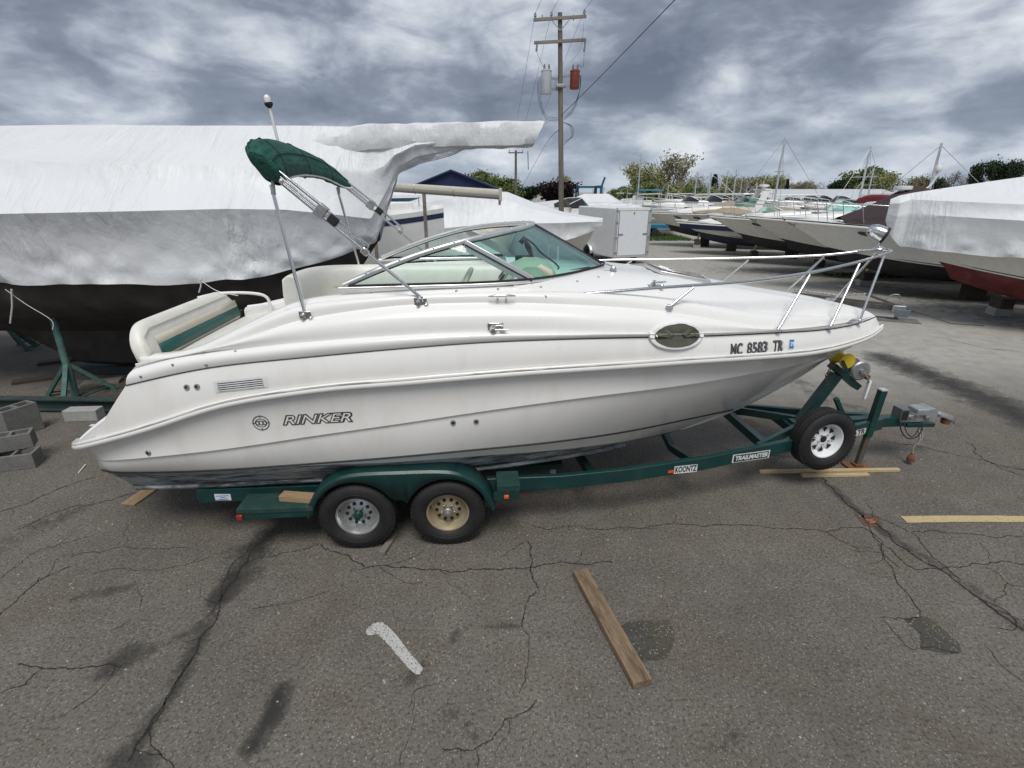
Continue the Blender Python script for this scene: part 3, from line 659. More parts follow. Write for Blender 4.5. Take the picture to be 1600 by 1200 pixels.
# cleats
def cleat(px, py, L, ang=0, lift=.05):
    p, n = hit(px, py); mb = MB(); n = Vector((0, -.35, .94)) if n.z > .4 else Vector((0, -.8, .6)); d = Vector((math.cos(ang), math.sin(ang), 0))
    mb.tube([p+n*lift-d*L/2, p+n*(lift+.01)-d*L/4, p+n*(lift+.01)+d*L/4, p+n*lift+d*L/2], [.006, .011, .011, .006], 8)
    for s in (-1, 1): mb.cyl(p+d*s*L*.16-n*.01, p+d*s*L*.16+n*(lift+.008), .011, .008, 8)
    return mb.build('cleat', chrome, boat, 60)
cleat(784, 467, .22); cleat(1328, 503, .13, .4, .04)
for (px, py, s) in ((774,512,1), (1022,449,.9), (657,471,.8), (477,492,.75)):     # rod holder / latch plates and bimini feet
    p, n = hit(px, py); a_ = Vector((1, 0, 0)); bdir = n.cross(a_).normalized(); mb = MB()
    M = Matrix((a_, bdir, n)).transposed(); mb.box(p+n*.006, (.13*s, .085*s, .012), M); mb.build('mount_plate', chrome, boat, bevel=.004)
    mb = MB(); mb.lathe(p-a_*.02*s, n, [(.032*s,.0),(.030*s,.03*s),(.020*s,.05*s),(.018*s,.075*s),(0,.078*s)], 14)
    if s > .85: mb.tube([p+n*.055*s-a_*.03, p+n*.06*s+a_*.10*s], [.012*s, .009*s], 8)
    mb.lathe(p+a_*.06*s+bdir*(-.03*s), n, [(.022*s,0),(.026*s,.03*s),(.012*s,.05*s),(0,.052*s)], 12)
    mb.build('deck_latch', chrome, boat, 50)

# windshield --------------------------------------------------------------
wb = smooth_path([(-1.50,-.95,2.375),(-.84,-.95,2.385),(-.35,-.93,2.39),(.08,-.85,2.40),(.40,-.67,2.41),(.68,-.42,2.42),(.88,-.18,2.425),(.93,0,2.425)], 6)
wtp = smooth_path([(-1.46,-.948,2.40),(-1.16,-.90,2.52),(-.83,-.86,2.635),(-.49,-.80,2.725),(-.20,-.62,2.775),(.03,-.38,2.805),(.17,-.16,2.822),(.21,0,2.825)], 6)
def pane(i0, i1, name, m, inset=0):
    rows = [[Vector(wb[i]).lerp(Vector(wtp[i]), t)+Vector((.012*math.sin(t*3.14), -.02*math.sin(t*3.14), 0)) for i in range(i0, i1+1)] for t in np.linspace(.02, .98, 5)]
    for s in (1, -1):
        mb = MB().loft([[(p.x, p.y*s, p.z) for p in r_] for r_ in rows], s < 0); mb.build(name, m, boat, 60)
pane(0, 18, 'side_window', glass_side); pane(18, 42, 'windshield_pane', glass_t)
for s in (1, -1):
    mr = lambda P: [(p[0], p[1]*s, p[2]) for p in P]
    mb = MB(); mb.tube(mr(wtp), .024, 8); mb.build('windshield_top_frame', alu, boat, 60)
    mb = MB(); mb.tube(mr([(p[0]+.0, p[1]-.005, p[2]-.002) for p in wb]), .017, 8); mb.build('windshield_base_frame', alu, boat, 60)
    mb = MB(); mb.tube(mr([(p[0]+.012, p[1]-.012, p[2]+.020) for p in wb[1:]]), .010, 6); mb.tube(mr([(p[0], p[1]-.003, p[2]-.026) for p in wtp[1:]]), .007, 6); mb.build('window_gasket', black, boat, 60)
    a_, b_ = Vector(mr([wtp[18]])[0]), Vector(mr([wb[18]])[0])
    mb = MB(); mb.beam(a_+Vector((.03,0,-.02)), b_+Vector((.03,0,.0)), .022, .085, (1, 0, .6)); mb.build('windshield_post', alu, boat, bevel=.006)
    mb = MB(); mb.beam(a_+Vector((.035,-.012*s,-.02)), b_+Vector((.035,-.012*s,.0)), .012, .012, (1, 0, .6)); mb.build('post_groove', black, boat)
    for i in (4, 9, 14, 17, 22, 28, 34):
        p = Vector(mr([wtp[i]])[0]); MB().lathe(p+Vector((0,-.012*s,.012)), (0,-s,1), [(.010,0),(.010,.012),(.006,.016),(0,.016)], 8).build('snap_stud', chrome, boat, 50)
mb = MB(); mb.tube([wtp[-1], Vector(wtp[-1]).lerp(Vector(wb[-1]), .5)+Vector((.012,0,0)), wb[-1]], .012, 8); mb.build('centre_mullion', black, boat, 60)
wp, _ = hit(905, 437); mb = MB(); mb.tube([un(940,424,.2), un(920,421,.35)+Vector((0,0,.02)), un(890,427,.45)+Vector((0,0,.025))], .008, 6); mb.build('wiper', black, boat, 60)
p, n = hit(958, 424); mb = MB(); mb.lathe(p, (0,0,1), [(.035,0),(.03,.03),(.015,.05),(0,.05)], 12); mb.tube([p+Vector((0,0,.04)), p+Vector((-.09,-.02,.07))], .012, 8); mb.build('wiper_motor', chrome, boat, 50)

# cockpit -----------------------------------------------------------------
def pad(path, prof, name, m, closed_ends=True):
    """sweep a cushion profile (offset sideways to the left of travel, height) along a path in plan"""
    P = [Vector(p) for p in path]; rows = [[] for _ in prof]
    for i, p in enumerate(P):
        t = (P[min(i+1, len(P)-1)]-P[max(i-1, 0)]); t.z = 0; t.normalize(); l = Vector((-t.y, t.x, 0))
        for k, (o_, h) in enumerate(prof): rows[k].append(p+l*o_+Vector((0,0,h)))
    mb = MB().loft(rows, True); n = len(P)
    mb.f.append(tuple(k*n for k in range(len(prof)))); mb.f.append(tuple(k*n+n-1 for k in range(len(prof)-1, -1, -1)))
    return mb.build(name, m, boat, 50, bevel=.02, seg=3, merge=True)
lounge = smooth_path([(.02,.80,1.6),(-.8,.84,1.6),(-1.7,.84,1.6),(-2.05,.78,1.6),(-2.22,.58,1.6),(-2.27,.25,1.6),(-2.27,-.0,1.6)], 5)
pad(lounge, [(-.02,0),(-.04,.55),(-.03,.70),(.03,.745),(.10,.74),(.15,.68),(.16,.55),(.13,0)], 'lounge_backrest', vinyl)
pad([(p[0]*1.0+(.0), p[1], 1.35) for p in lounge], [(.10,0),(.10,.36),(.14,.40),(.45,.41),(.50,.37),(.50,0)], 'lounge_seat', vinyl)
mb = MB(); mb.tube([Vector((p[0], p[1], 2.12))+Vector((0,-.163,0)) for p in lounge[:16]], .008, 6); mb.build('seat_piping', beige, boat, 60)
# sun pad over the engine, aft bench back with green stripe
mb = MB(); pr = [(-3.12,1.70),(-3.10,1.745),(-2.95,1.775),(-2.6,1.80),(-2.44,1.79),(-2.40,1.74),(-2.40,1.3)]
mb.loft([[(x, y, z+.01*math.cos(y*1.6)) for x, z in pr] for y in np.linspace(-.98, .92, 9)], False); mb.build('sun_pad', vinyl, boat, 40)
mb = MB()
def cushion(y0, y1, x0, lean, z0, z1, th):
    rows = []
    for i, t in enumerate(np.linspace(0, 1, 15)):
        y = y0+(y1-y0)*t; e = min(t, 1-t)*(y1-y0); rc = .20; zt = z1-(rc-math.sqrt(max(0, rc*rc-(rc-e)**2)) if e < rc else 0)*.9
        pr_ = []
        for (q, h) in ((.0,0),(.45,0.0),(1,.10),(1,.5),(1,.86),(.82,.97),(.5,1.0),(.18,.97),(0,.86),(0,.4)):
            z = z0+(zt-z0)*h; pr_.append((x0+lean*(z-z0)+th*(q-.5)+(.02*math.sin(h*3.1) if q == 1 else 0), y, z))
        rows.append(pr_)
    return rows
rows = cushion(-.98, .86, -3.17, -.25, 1.70, 2.085, .12)
mb.loft([r_+[r_[0]] for r_ in rows], False); mb.f.append(tuple(range(0, 10))); k = len(mb.v)-11; mb.f.append(tuple(k+i for i in range(9, -1, -1)))
o_ = mb.build('aft_backrest', vinyl, boat, 80, merge=True); sb_ = o_.modifiers.new('sub', 'SUBSURF'); sb_.levels = sb_.render_levels = 2
def face_strip(z0, z1, y0, y1, off, m, name):
    g = []
    for z in (z0, z1): g.append([(-3.17-.25*(z-1.70)+.06+.016+off, y, z) for y in np.linspace(y0, y1, 5)])
    MB().loft(g, True).build(name, m, boat, 40, solid=.006)
face_strip(1.78, 1.88, -.78, .80, .004, teal_v, 'green_stripe'); face_strip(1.884, 1.955, -.78, .80, .004, beige, 'beige_stripe')
mb = MB(); mb.tube([(p[0], p[1], p[2]) for p in [(-3.125,-.90,1.80),(-3.165,-.91,1.98),(-3.18,-.80,2.03),(-3.18,.7,2.03)]], .006, 6); mb.build('backrest_piping', beige, boat, 60)
mb = MB(); mb.lathe((-2.95,-.97,1.79), (0,.15,1), [(.0,.0),(.24,.0),(.25,.02),(.23,.035),(0,.04)], 24); mb.v = [(x, -1.0+(y+1.0)*.35, z) for x, y, z in mb.v]; mb.build('step_pad', gelup, boat, 40)
h0 = un(352,477,-.9); mb = MB(); mb.tube(smooth_path([(-3.45,.60,2.02),(-3.25,.70,2.05),(-2.95,.80,2.03),(-2.80,.84,1.97),(-2.78,.85,1.80)], 5), .017, 8); mb.build('grab_rail', white, boat, 60)
# helm
mb = MB(); pr = [(-.26,1.5),(-.24,2.15),(-.16,2.36),(-.04,2.50),(.08,2.555),(.22,2.55),(.33,2.49),(.38,2.40),(.38,1.5)]
mb.loft([[(.06+(x-.06)*(1-.12*abs(t)**3), -.47+.26*t, z-.05*abs(t)**3) for x, z in pr] for t in np.linspace(-1, 1, 9)], True); n9 = len(pr)
mb.f.append(tuple(range(n9))); mb.f.append(tuple(8*n9+i for i in range(n9-1, -1, -1))); mb.build('helm_console', beige, boat, 35)
mb = MB(); mb.beam((-.235,-.47,2.18), (-.08,-.47,2.45), .38, .012, (1,0,-.6)); mb.build('dash_panel', mat('dash_grey', (.30,.31,.29), .35), boat, bevel=.005)
for (a_, y) in ((.3,-.62),(.3,-.5),(.3,-.38),(.75,-.58),(.75,-.43)):
    q = Vector((-.235,y,2.18)).lerp(Vector((-.08,y,2.45)), a_)+Vector((-.012,0,.008)); MB().lathe(q, (-.8,0,.6), [(.04,0),(.04,.008),(.03,.01),(0,.01)], 14).build('gauge', black, boat, 40)
c0 = Vector((-.50,-.52,2.30)); ax = Vector((-.86,0,.5)).normalized(); u_ = Vector((0,1,0)); w_ = ax.cross(u_)
mb = MB(); mb.tube([c0+(u_*math.cos(t)+w_*math.sin(t))*.185 for t in np.linspace(0, 2*math.pi, 29)[:-1]], .020, 8, closed=True)
for t in (.5, 2.6, 4.71): mb.tube([c0-ax*.03, c0+(u_*math.cos(t)+w_*math.sin(t))*.18], .012, 6)
mb.lathe(c0-ax*.05, ax, [(.05,0),(.05,.03),(.03,.045),(0,.045)], 14); mb.cyl(c0-ax*.04, c0-ax*.18, .03, .035, 10); mb.build('steering_wheel', beige, boat, 50)
mb = MB(); mb.loft([[(.0,-.42,2.53),(.16,-.42,2.54),(.12,-.42,2.64),(.08,-.42,2.72),(.05,-.42,2.68)],[(.02,-.30,2.53),(.17,-.30,2.54),(.13,-.32,2.64),(.09,-.34,2.71),(.06,-.32,2.67)]], False)
mb.build('compass_cover', black, boat, 50, solid=.05)
mb = MB(); mb.tube(smooth_path([(.10,-.36,2.72),(.18,-.34,2.66),(.26,-.33,2.575),(.37,-.35,2.50),(.42,-.36,2.45),(.40,-.45,2.44)], 5), .009, 6); mb.build('cover_cord', black, boat, 60)
mb = MB(); mb.box((-.85,-.45,1.75), (.42,.46,.12)); mb.build('helm_seat', vinyl, boat, bevel=.04, seg=3)
mb = MB(); mb.cyl((-.85,-.45,1.25), (-.85,-.45,1.70), .05, .05, 12); mb.build('seat_pedestal', alu, boat, 50)
for x_, y_ in ((.42,.35),(.50,.20)): MB().tube([(x_,y_,2.43),(x_,y_+.01,2.59)], .008, 6).build('deck_antenna', white, boat, 60)

# bow rail ----------------------------------------------------------------
near = [un(855,463,.985), un(940,457,.985), un(1045,448.6,.95), un(1163,440,.82), un(1259,427,.60), un(1338,410,.30)]
tip = un(1389,391,0)
rp = smooth_path(near+[Vector((tip.x-.10,-.12,tip.z-.01)), Vector((tip.x,0,tip.z))], 6)
full = rp+[Vector((p.x, -p.y, p.z)) for p in rp[-2::-1]]
MB().tube([hit(852,464)[0]]+full+[Vector((hit(852,464)[0].x, -hit(852,464)[0].y, hit(852,464)[0].z))], .0145, 10).build('bow_rail', chrome, boat, 60)
for f, t, b in (((1045,480),(1083,449.5),.93), ((1215,516),(1265,430),.58), ((1297,511),(1343,412),.28), ((1343,502),(1382,398),.06)):
    a_ = hit(*f)[0]; c_ = un(*t, b)
    for s in (1, -1):
        q0, q1 = Vector((a_.x, a_.y*s, a_.z)), Vector((c_.x, c_.y*s, c_.z)); mb = MB(); mb.cyl(q0, q1, .0125, .0125, 8)
        mb.lathe(q0+Vector((0,0,-.004)), (0,0,1), [(.040,0),(.038,.012),(.016,.020),(.014,.03)], 12); mb.build('rail_stanchion', chrome, boat, 60)
# search light on the bow rail
sl_ = un(1383,368,0); mb = MB()
mb.lathe(sl_+Vector((-.05,.02,.02)), (.75,-.45,-.35), [(.0,-.12),(.05,-.11),(.075,-.06),(.082,0),(.082,.05),(.07,.055)], 20); mb.build('searchlight', chrome, boat, 60)
MB().lathe(sl_+Vector((-.05,.02,.02)), (.75,-.45,-.35), [(.084,.035),(.086,.06),(.078,.065),(.0,.05)], 20).build('searchlight_rim', black, boat, 60)
mb = MB(); b0 = Vector((tip.x-.12, .0, tip.z+.012)); mb.lathe(b0, (0,0,1), [(.06,0),(.055,.015),(.022,.03),(.018,.06),(.03,.09),(0,.1)], 14); mb.build('searchlight_base', chrome, boat, 50)
mb = MB(); mb.box((tip.x-.22,.02,tip.z), (.26,.09,.012)); mb.build('rail_bracket', chrome, boat, bevel=.004)
# deck hatch, bow cleat, vent
def deckz(x, y):
    q, n, i, d = BV.ray_cast(Vector((x, y, 4)), Vector((0,0,-1))); return q.z if q else 2.2
mb = MB(); hc = [(1.45,-.28),(1.45,.28),(1.95,.33),(2.02,.0),(1.95,-.33)]
mb.prism([(x, y, deckz(x, y)+.004) for x, y in hc], (0,0,0), (0,0,.035)); mb.build('hatch_frame', alu, boat, bevel=.008)
mb = MB(); mb.prism([((x-1.72)*.88+1.72, y*.88, deckz(x, y)+.028) for x, y in hc], (0,0,0), (0,0,.018)); mb.build('hatch_glass', glass_dark, boat, bevel=.004)
mb = MB(); z_ = deckz(3.55,.12); mb.box((3.55,.12,z_+.02), (.05,.06,.05)); mb.cyl((3.50,.12,z_+.05), (3.62,.12,z_+.05), .012, .012, 8); mb.build('bow_cleat', chrome, boat, bevel=.004)
for a_ in ((1160,450),(1010,437)): pass
# bimini top --------------------------------------------------------------
bc = smooth_path([(-1.90,-1.06,3.30),(-1.93,-.90,3.335),(-1.95,-.5,3.375),(-1.96,0,3.385),(-1.93,.4,3.36),(-1.89,.75,3.30),(-1.80,1.0,3.215)], 12)
rows = []
r = random.Random(3)
for i, p in enumerate(bc):
    t = i/(len(bc)-1); end = min(t, 1-t); s = .62+.38*min(1, end/.12); s *= 1-.42*t
    sec = []
    for k in range(29):
        a_ = 2*math.pi*k/28; wr = 1+.10*float(vnoise(np.array([math.cos(a_)*2.2+9, math.sin(a_)*2.2+9, t*3.5+3]), 1., 8))+.06*float(vnoise(np.array([math.cos(a_)*5+9, math.sin(a_)*5+9, t*4+math.cos(a_)]), 1., 9))+.07*(1-abs(float(vnoise(np.array([math.cos(a_)*3.5+9, math.sin(a_)*3.5+9, t*16+2*math.cos(a_)]), 1., 19))))**2-.05
        u1 = .19*s*wr*math.cos(a_); u2 = .095*s*wr*math.sin(a_); sec.append((p[0]+u1*.52+u2*.85, p[1]+(-.05 if i == 0 else (.05 if i == len(bc)-1 else 0))+.06*math.cos(a_)*(1 if i < 6 else 0), p[2]-u1*.85+u2*.52+.0))
    rows.append(sec)
mb = MB().loft(rows, True); n = 29
for i0 in (0, (len(rows)-1)*n):
    c_ = tuple(np.mean([mb.v[i0+k] for k in range(28)], axis=0)); mb.v.append(c_)
    for k in range(28): mb.f.append((i0+k, i0+k+1, len(mb.v)-1))
bt = mb.build('bimini_boot', canvas, boat, 70); sub = bt.modifiers.new('sub', 'SUBSURF'); sub.levels = 1; sub.render_levels = 1
mb = MB(); mb.tube([(p[0]+.10*(1-.42*i/len(bc)), p[1], p[2]-.15*(.62+.38*min(1, min(i, len(bc)-1-i)/7.))*(1-.42*i/len(bc))) for i, p in enumerate(bc)], .010, 6); mb.build('boot_zip', white, boat, 60)
for kk in (0, 7, 14, 21): MB().tube([tuple(Vector(r_[kk])+Vector((0,0,.002))) for r_ in rows[1:-1]], .0045, 5).build('boot_seam', mat('seam_green', (.004,.034,.026), .9), boat, 60)
for ii in (14, 34, 54): MB().tube([tuple(Vector(p)*1.0) for p in rows[ii][:-1]], .007, 5, closed=True).build('boot_strap', mat('seam_green', (.004,.034,.026), .9), boat, 60)
foot = hit(657,470)[0]; strut_foot = hit(477,494)[0]
for s in (1, -1):
    mr = lambda x, y, z: Vector((x, y*s, z))
    hf = mr(foot.x, foot.y, foot.z+.03); tp = mr(-1.86,-1.0,3.22)
    MB().cyl(hf, tp, .0135, .0135, 10).build('bimini_pole', chrome, boat, 60)
    k1 = hf.lerp(tp, .40); k2 = hf.lerp(tp, .72); up_ = Vector((.035,0,.045))
    MB().tube([k1, k1+up_*.9, k2+up_*1.1, tp+up_], .012, 8).build('bimini_secondary_pole', chrome, boat, 60)
    MB().tube([k2+up_*.5, tp+up_*.5], .010, 8).build('bimini_inner_pole', chrome, boat, 60)
    d = (tp-hf).normalized(); mb = MB(); mb.beam(k2-d*.05+up_*.5, k2+d*.03+up_*.5, .06, .10, (.5,0,.8)); mb.build('pole_clamp', galv, boat, bevel=.006)
    mb = MB(); mb.beam(k2-d*.16+up_*.6, k2-d*.08+up_*.6, .04, .07, (.5,0,.8)); mb.build('pole_slider', black, boat, bevel=.006)
    mb = MB(); mb.beam(k1-d*.03, k1+d*.03, .036, .05, (.5,0,.8)); mb.build('pole_hinge', chrome, boat, bevel=.006)
    sf = mr(strut_foot.x, strut_foot.y, strut_foot.z+.03); stp = mr(-1.90,-1.0,3.17)
    MB().cyl(sf, stp, .0135, .0135, 10).build('bimini_strut', chrome, boat, 60)
    mb = MB(); mb.cyl(stp-(stp-sf).normalized()*.07, stp+Vector((.02,0,.04)), .018, .012, 10); mb.build('strut_end', galv, boat, 60)
    MB().lathe(mr(foot.x, foot.y, foot.z), (0,-.3*s,1), [(.03,0),(.026,.03),(.0,.045)], 12).build('bimini_foot', chrome, boat, 50)
# stern light on its stalk
l0, l1 = un(437,222,.30), un(420,163,.30)
MB().cyl(l0-Vector((0,0,.12)), l1, .013, .011, 10).build('light_stalk', white, boat, 60)
d = (l1-l0).normalized(); MB().lathe(l1, d, [(.012,-.03),(.03,-.01),(.034,.0),(.034,.012),(.02,.015)], 14).build('light_collar', black, boat, 50)
MB().lathe(l1+d*.012, d, [(.024,0),(.026,.03),(.022,.05),(.008,.06),(0,.06)], 14).build('light_lens', lamp_glass, boat, 60)
MB().lathe(l0-Vector((0,0,.03)), d, [(.018,-.03),(.018,.03)], 10).build('stalk_socket', black, boat, 60)
# ------------------------------------------------------------------ trailer (same frame as the boat)
trl = thing('boat_trailer', 'dark green tandem-axle boat trailer carrying the white cruiser, with spare wheel at its tongue', 'boat trailer', BO, PSI)
FZ = .49
near_pts = [(-2.98,-1.0),(.4,-1.0),(1.1,-.93),(1.95,-.77),(3.1,-.46),(4.4,-.055)]
frames = []
for s in (1, -1):
    mb = MB(); rows = [[], [], [], []]
    for i, (x, y) in enumerate(near_pts):
        z = FZ+.012*max(0, x)
        for k, (dy, dz) in enumerate(((-.03,-.07),(-.03,.07),(.03,.07),(.03,-.07))): rows[k].append((x, (y+dy)*s, z+dz))
    mb.loft(rows, s > 0, closed=True); n = len(near_pts)
    mb.f.append((0, n, 2*n, 3*n)); frames.append(mb.build('side_rail', tgreen, trl, 20, bevel=.006, merge=True))
TV = bvh([frames[0]])
mb = MB(); mb.beam((3.3,0,FZ+.045), (4.78,0,FZ+.06), .11, .12); mb.build('tongue', tgreen, trl, bevel=.006)
for x in (-2.6, -1.09, .75, 1.9):
    y = abs(np.interp(x, [p[0] for p in near_pts], [p[1] for p in near_pts])); mb = MB()
    P = [(x,-y,FZ-.02),(x,-y*.55,.26),(x,0,.17),(x,y*.55,.26),(x,y,FZ-.02)]
    if x > .5: P = [(x,-y,FZ-.02),(x,0,min(.28,FZ)-.0),(x,y,FZ-.02)]
    for a, b in zip(P[:-1], P[1:]): mb.beam(a, b, .07, .08, (0,0,1))
    mb.build('cross_member', tgreen, trl, 20)
for (x, w) in ((2.75,.5),(3.3,.35)):
    mb = MB(); mb.beam((x,-w,FZ+.02), (x,w,FZ+.02), .08, .10); mb.build('cross_member', tgreen, trl, bevel=.005)
for s in (1, -1):
    mb = MB(); mb.beam((-3.0,.52*s,.405), (.5,.52*s,.41), .14, .06); mb.build('bunk', tgreen2, trl, bevel=.01)
    for x in (-2.6,-1.09,.4):
        mb = MB(); mb.box((x,.52*s,.32), (.06,.05,.12)); mb.build('bunk_bracket', galv, trl)
    mb = MB(); mb.beam((2.85,.03*s,FZ+.04), (3.6,.42*s*0+.0,FZ+.06), .05, .06); 
    mb = MB(); mb.beam((2.6,.56*s,FZ+.06), (3.45,.05*s,FZ+.08), .05, .09); mb.build('tongue_brace', tgreen, trl, bevel=.005)
WR = .345
def wheel(c, axis, rim_m, parent, style='modular', hubcol=None):
    """steel trailer wheel; axis points outwards. The rim is the part, tyre, hub and dark openings hang under it"""
    c = Vector(c); ax = Vector(axis).normalized(); w = .205
    a = ax.cross(Vector((0,0,1))).normalized(); b = ax.cross(a)
    mb = MB(); mb.lathe(c, ax, [(.195,.055),(.200,.068),(.196,.074),(.186,.072),(.180,.060),(.172,.045),(.165,.02),(.155,.0),(.150,-.012),(.128,-.006),(.120,.004),(.085,.012),(.07,.014),(.062,.018),(.0,.018)], 40)
    rim = mb.build('wheel', rim_m, parent, 40)
    mb = MB(); prof = [(.192,.06),(.200,.085),(.215,.098),(.245,.107),(.252,.104),(.258,.108),(.292,.104),(.300,.100),(.325,.088),(.338,.070),(.345,.045)]
    for zz in (.045,.028,.026,.004,.002,-.002,-.004,-.026,-.028,-.045):
        groove = zz in (.027,); prof.append((.345 if abs(zz) in (.045,.028,.004) or abs(zz) == .002 and False else .338, zz))
    prof += [(.338,-.070),(.325,-.088),(.292,-.104),(.245,-.107),(.200,-.085),(.192,-.06)]
    mb.lathe(c, ax, prof, 48)
    for k in range(48):                                   # shoulder tread blocks
        an = 2*math.pi*(k+.5)/48; d = a*math.cos(an)+b*math.sin(an); t = ax.cross(d)
        M = Matrix((t, ax, d)).transposed()
        for sg in (1, -1): mb.box(c+d*.334+ax*.066*sg, (.030,.036,.016), M)
    mb.build('tyre', tyre_m, rim, 35)
    mb = MB()
    if style == 'modular':
        for k in range(10):
            an = 2*math.pi*k/10; d = a*math.cos(an)+b*math.sin(an); MB().lathe(c+d*.104, ax, [(.0,.0125),(.0165,.0125),(.0165,.004)], 10)
            h = MB().lathe(c+d*.104, ax, [(0,.016),(.0165,.016),(.0165,.0)], 10); h.build('vent_hole', dark, rim, 40)
    else:
        for k in range(8):
            an = 2*math.pi*k/8; d = a*math.cos(an)+b*math.sin(an); t = ax.cross(d)
            q = c+d*.118; MB().prism([q+d*.022-t*.028+ax*.016, q+d*.022+t*.028+ax*.016, q-d*.030+ax*.016], (0,0,0), tuple(-ax*.012)).build('vent_hole', dark, rim, 0)
    for k in range(5):
        an = 2*math.pi*k/5+.3; d = a*math.cos(an)+b*math.sin(an); MB().lathe(c+d*.062, ax, [(.010,.012),(.010,.034),(.006,.038),(0,.038)], 6).build('lug_nut', hubcol or chrome, rim, 30)
    if style == 'modular':
        MB().lathe(c, ax, [(.042,.01),(.040,.06),(.030,.068),(.028,.09),(.018,.095),(0,.095)], 16).build('hub_cap', hubcol or tgreen, rim, 40)
    else: MB().lathe(c, ax, [(.04,.0185),(.038,.02),(0,.02)], 16).build('hub_bore', dark, rim, 40)
    MB().cyl(c+(a*.16-b*.05)+ax*.03, c+(a*.15-b*.05)+ax*.07, .006, .005, 6).build('valve', black, rim, 40)
    return rim
rim_silver = mat('rim_silver', (.52,.53,.53), .35, .75, var=.12, scale=12, dirt=(.2,.18,.15), dirt_amt=.4, dscale=9)
rim_rusty = mat('rim_stained', (.40,.34,.23), .45, .35, var=.2, scale=10, dirt=(.42,.27,.09), dirt_amt=.8, dscale=5)
rim_white = mat('rim_white', (.80,.82,.83), .35, .0, var=.05, dirt=(.4,.2,.1), dirt_amt=.2, dscale=14)
AX = (-1.50, -.68)
for x, m, h in ((AX[0], rim_silver, tgreen), (AX[1], rim_rusty, galv)):
    wheel((x,-1.165,WR), (0,-1,0), m, trl, 'modular', h)
    wheel((x, 1.165,WR), (0, 1,0), rim_silver, trl, 'modular', h)
    mb = MB(); mb.tube([(x,-1.1,WR),(x,-.9,WR),(x,-.78,.17),(x,.78,.17),(x,.9,WR),(x,1.1,WR)], .035, 8); mb.build('axle', black, trl, 30)
out = smooth_path([(-1.935,0,.38),(-1.90,0,.52),(-1.80,0,.66),(-1.64,0,.765),(-1.45,0,.805),(-1.09,0,.81),(-.73,0,.805),(-.54,0,.765),(-.38,0,.66),(-.28,0,.52),(-.245,0,.38)], 4)
inn = [(-1.915,0,.38)]+[(AX[0]+.385*math.cos(R(a)), 0, WR+.385*math.sin(R(a))) for a in range(172, 20, -12)]+[(-1.10,0,.535),(-1.09,0,.53),(-1.08,0,.535)]+[(AX[1]+.385*math.cos(R(a)), 0, WR+.385*math.sin(R(a))) for a in range(158, 4, -12)]+[(-.265,0,.38)]
def resamp(P, n):
    P = np.array([tuple(p) for p in P]); t = np.r_[0, np.cumsum(np.linalg.norm(np.diff(P, axis=0), axis=1))]; T = np.linspace(0, t[-1], n)
    return np.stack([np.interp(T, t, P[:, k]) for k in range(3)], 1)
for s in (1, -1):
    oX = np.linspace(0, 1, 60); O_ = resamp(out, 60); I_ = resamp(inn, 90)
    I_ = np.array([I_[np.argmin(np.abs(I_[:, 0]-o[0])+.15*np.abs(I_[:, 2]-o[2]))] for o in O_])
    mb = MB(); top0 = [(p[0], -1.045*s, p[2]) for p in O_]; top1 = [(p[0], -1.255*s, p[2]) for p in O_]; top2 = [(p[0], -1.275*s, p[2]-.018) for p in O_]
    sk = [(p[0], -1.280*s, min(p[2], o[2]-.02)) for p, o in zip(I_, O_)]
    mb.loft([top0, top1, top2, sk], s < 0); mb.build('fender', tgreen, trl, 40, solid=.006, merge=True)
    mb = MB(); mb.box((-2.20,-1.15*s,.475), (.66,.27,.05)); mb.build('fender_step', tgreen2, trl, bevel=.006)
    mb = MB(); mb.box((-2.20,-1.272*s,.425), (.64,.012,.06)); mb.build('step_skirt', tgreen, trl)
    mb = MB(); mb.box((-.12,-1.15*s,.605), (.21,.26,.07)); mb.build('fender_step', tgreen2, trl, bevel=.006)
    mb = MB(); mb.box((-.14,-1.272*s,.53), (.23,.012,.085)); mb.build('step_skirt', tgreen, trl)
    mb = MB(); mb.box((-2.51,-1.285*s,.42), (.05,.025,.05)); mb.build('marker_lamp', redl, trl, bevel=.006)
    mb = MB(); mb.box((-.14,-1.286*s,.525), (.045,.022,.035)); mb.build('marker_lamp', orange, trl, bevel=.006)
for x in (-2.0,-1.09,-.2):
    for s in (1,-1):
        mb = MB(); mb.box((x,-1.035*s,.47), (.05,.06,.08)); mb.build('fender_bracket', tgreen, trl)
# plates and lettering on the near rail
def rail_quad(a, b, h, m, name, off=.003, dz=0):
    """thin plate on the near rail between two pixels of its centre line"""
    def on(px, py):
        q, n, i, d = TV.ray_cast(CAMB, bray(px, py).normalized()); return q
    A, B = on(*a), on(*b)
    if A is None or B is None: A = A or un(*a, .9); B = B or un(*b, .9)
    T = (B-A).normalized(); Uv = Vector((0,0,1)); Nn = T.cross(Uv).normalized(); c = (A+B)/2+Nn*off
    M = Matrix((T, Uv, Nn)).transposed(); mb = MB(); mb.box(c, ((B-A).length, h, .003), M); mb.build(name, m, trl)
    return c+Nn*.003, T, Uv, (B-A).length
def fit_text(txt, c, T, Uv, w, size, m, name, shear=0, offset=0):
    vs, fs = text_geo(txt, size, shear, offset, .0004); tw = max(v.x for v in vs)-min(v.x for v in vs); Nn = T.cross(Uv)
    MB().add([c+T*v.x*w/tw+Uv*v.y+Nn*v.z for v in vs], fs).build(name, m, trl, smooth=0)
c, T, Uv, w = rail_quad((1144,717), (1202,709), .095, plate_w, 'name_plate')
c2, _, _, _ = rail_quad((1146,716.7), (1200,709.3), .078, tgreen, 'plate_field', .005)
fit_text('TRAILMASTER', c+T.cross(Uv)*.003, T, Uv, w*.88, .068, plate_w, 'plate_lettering', .12, .003)
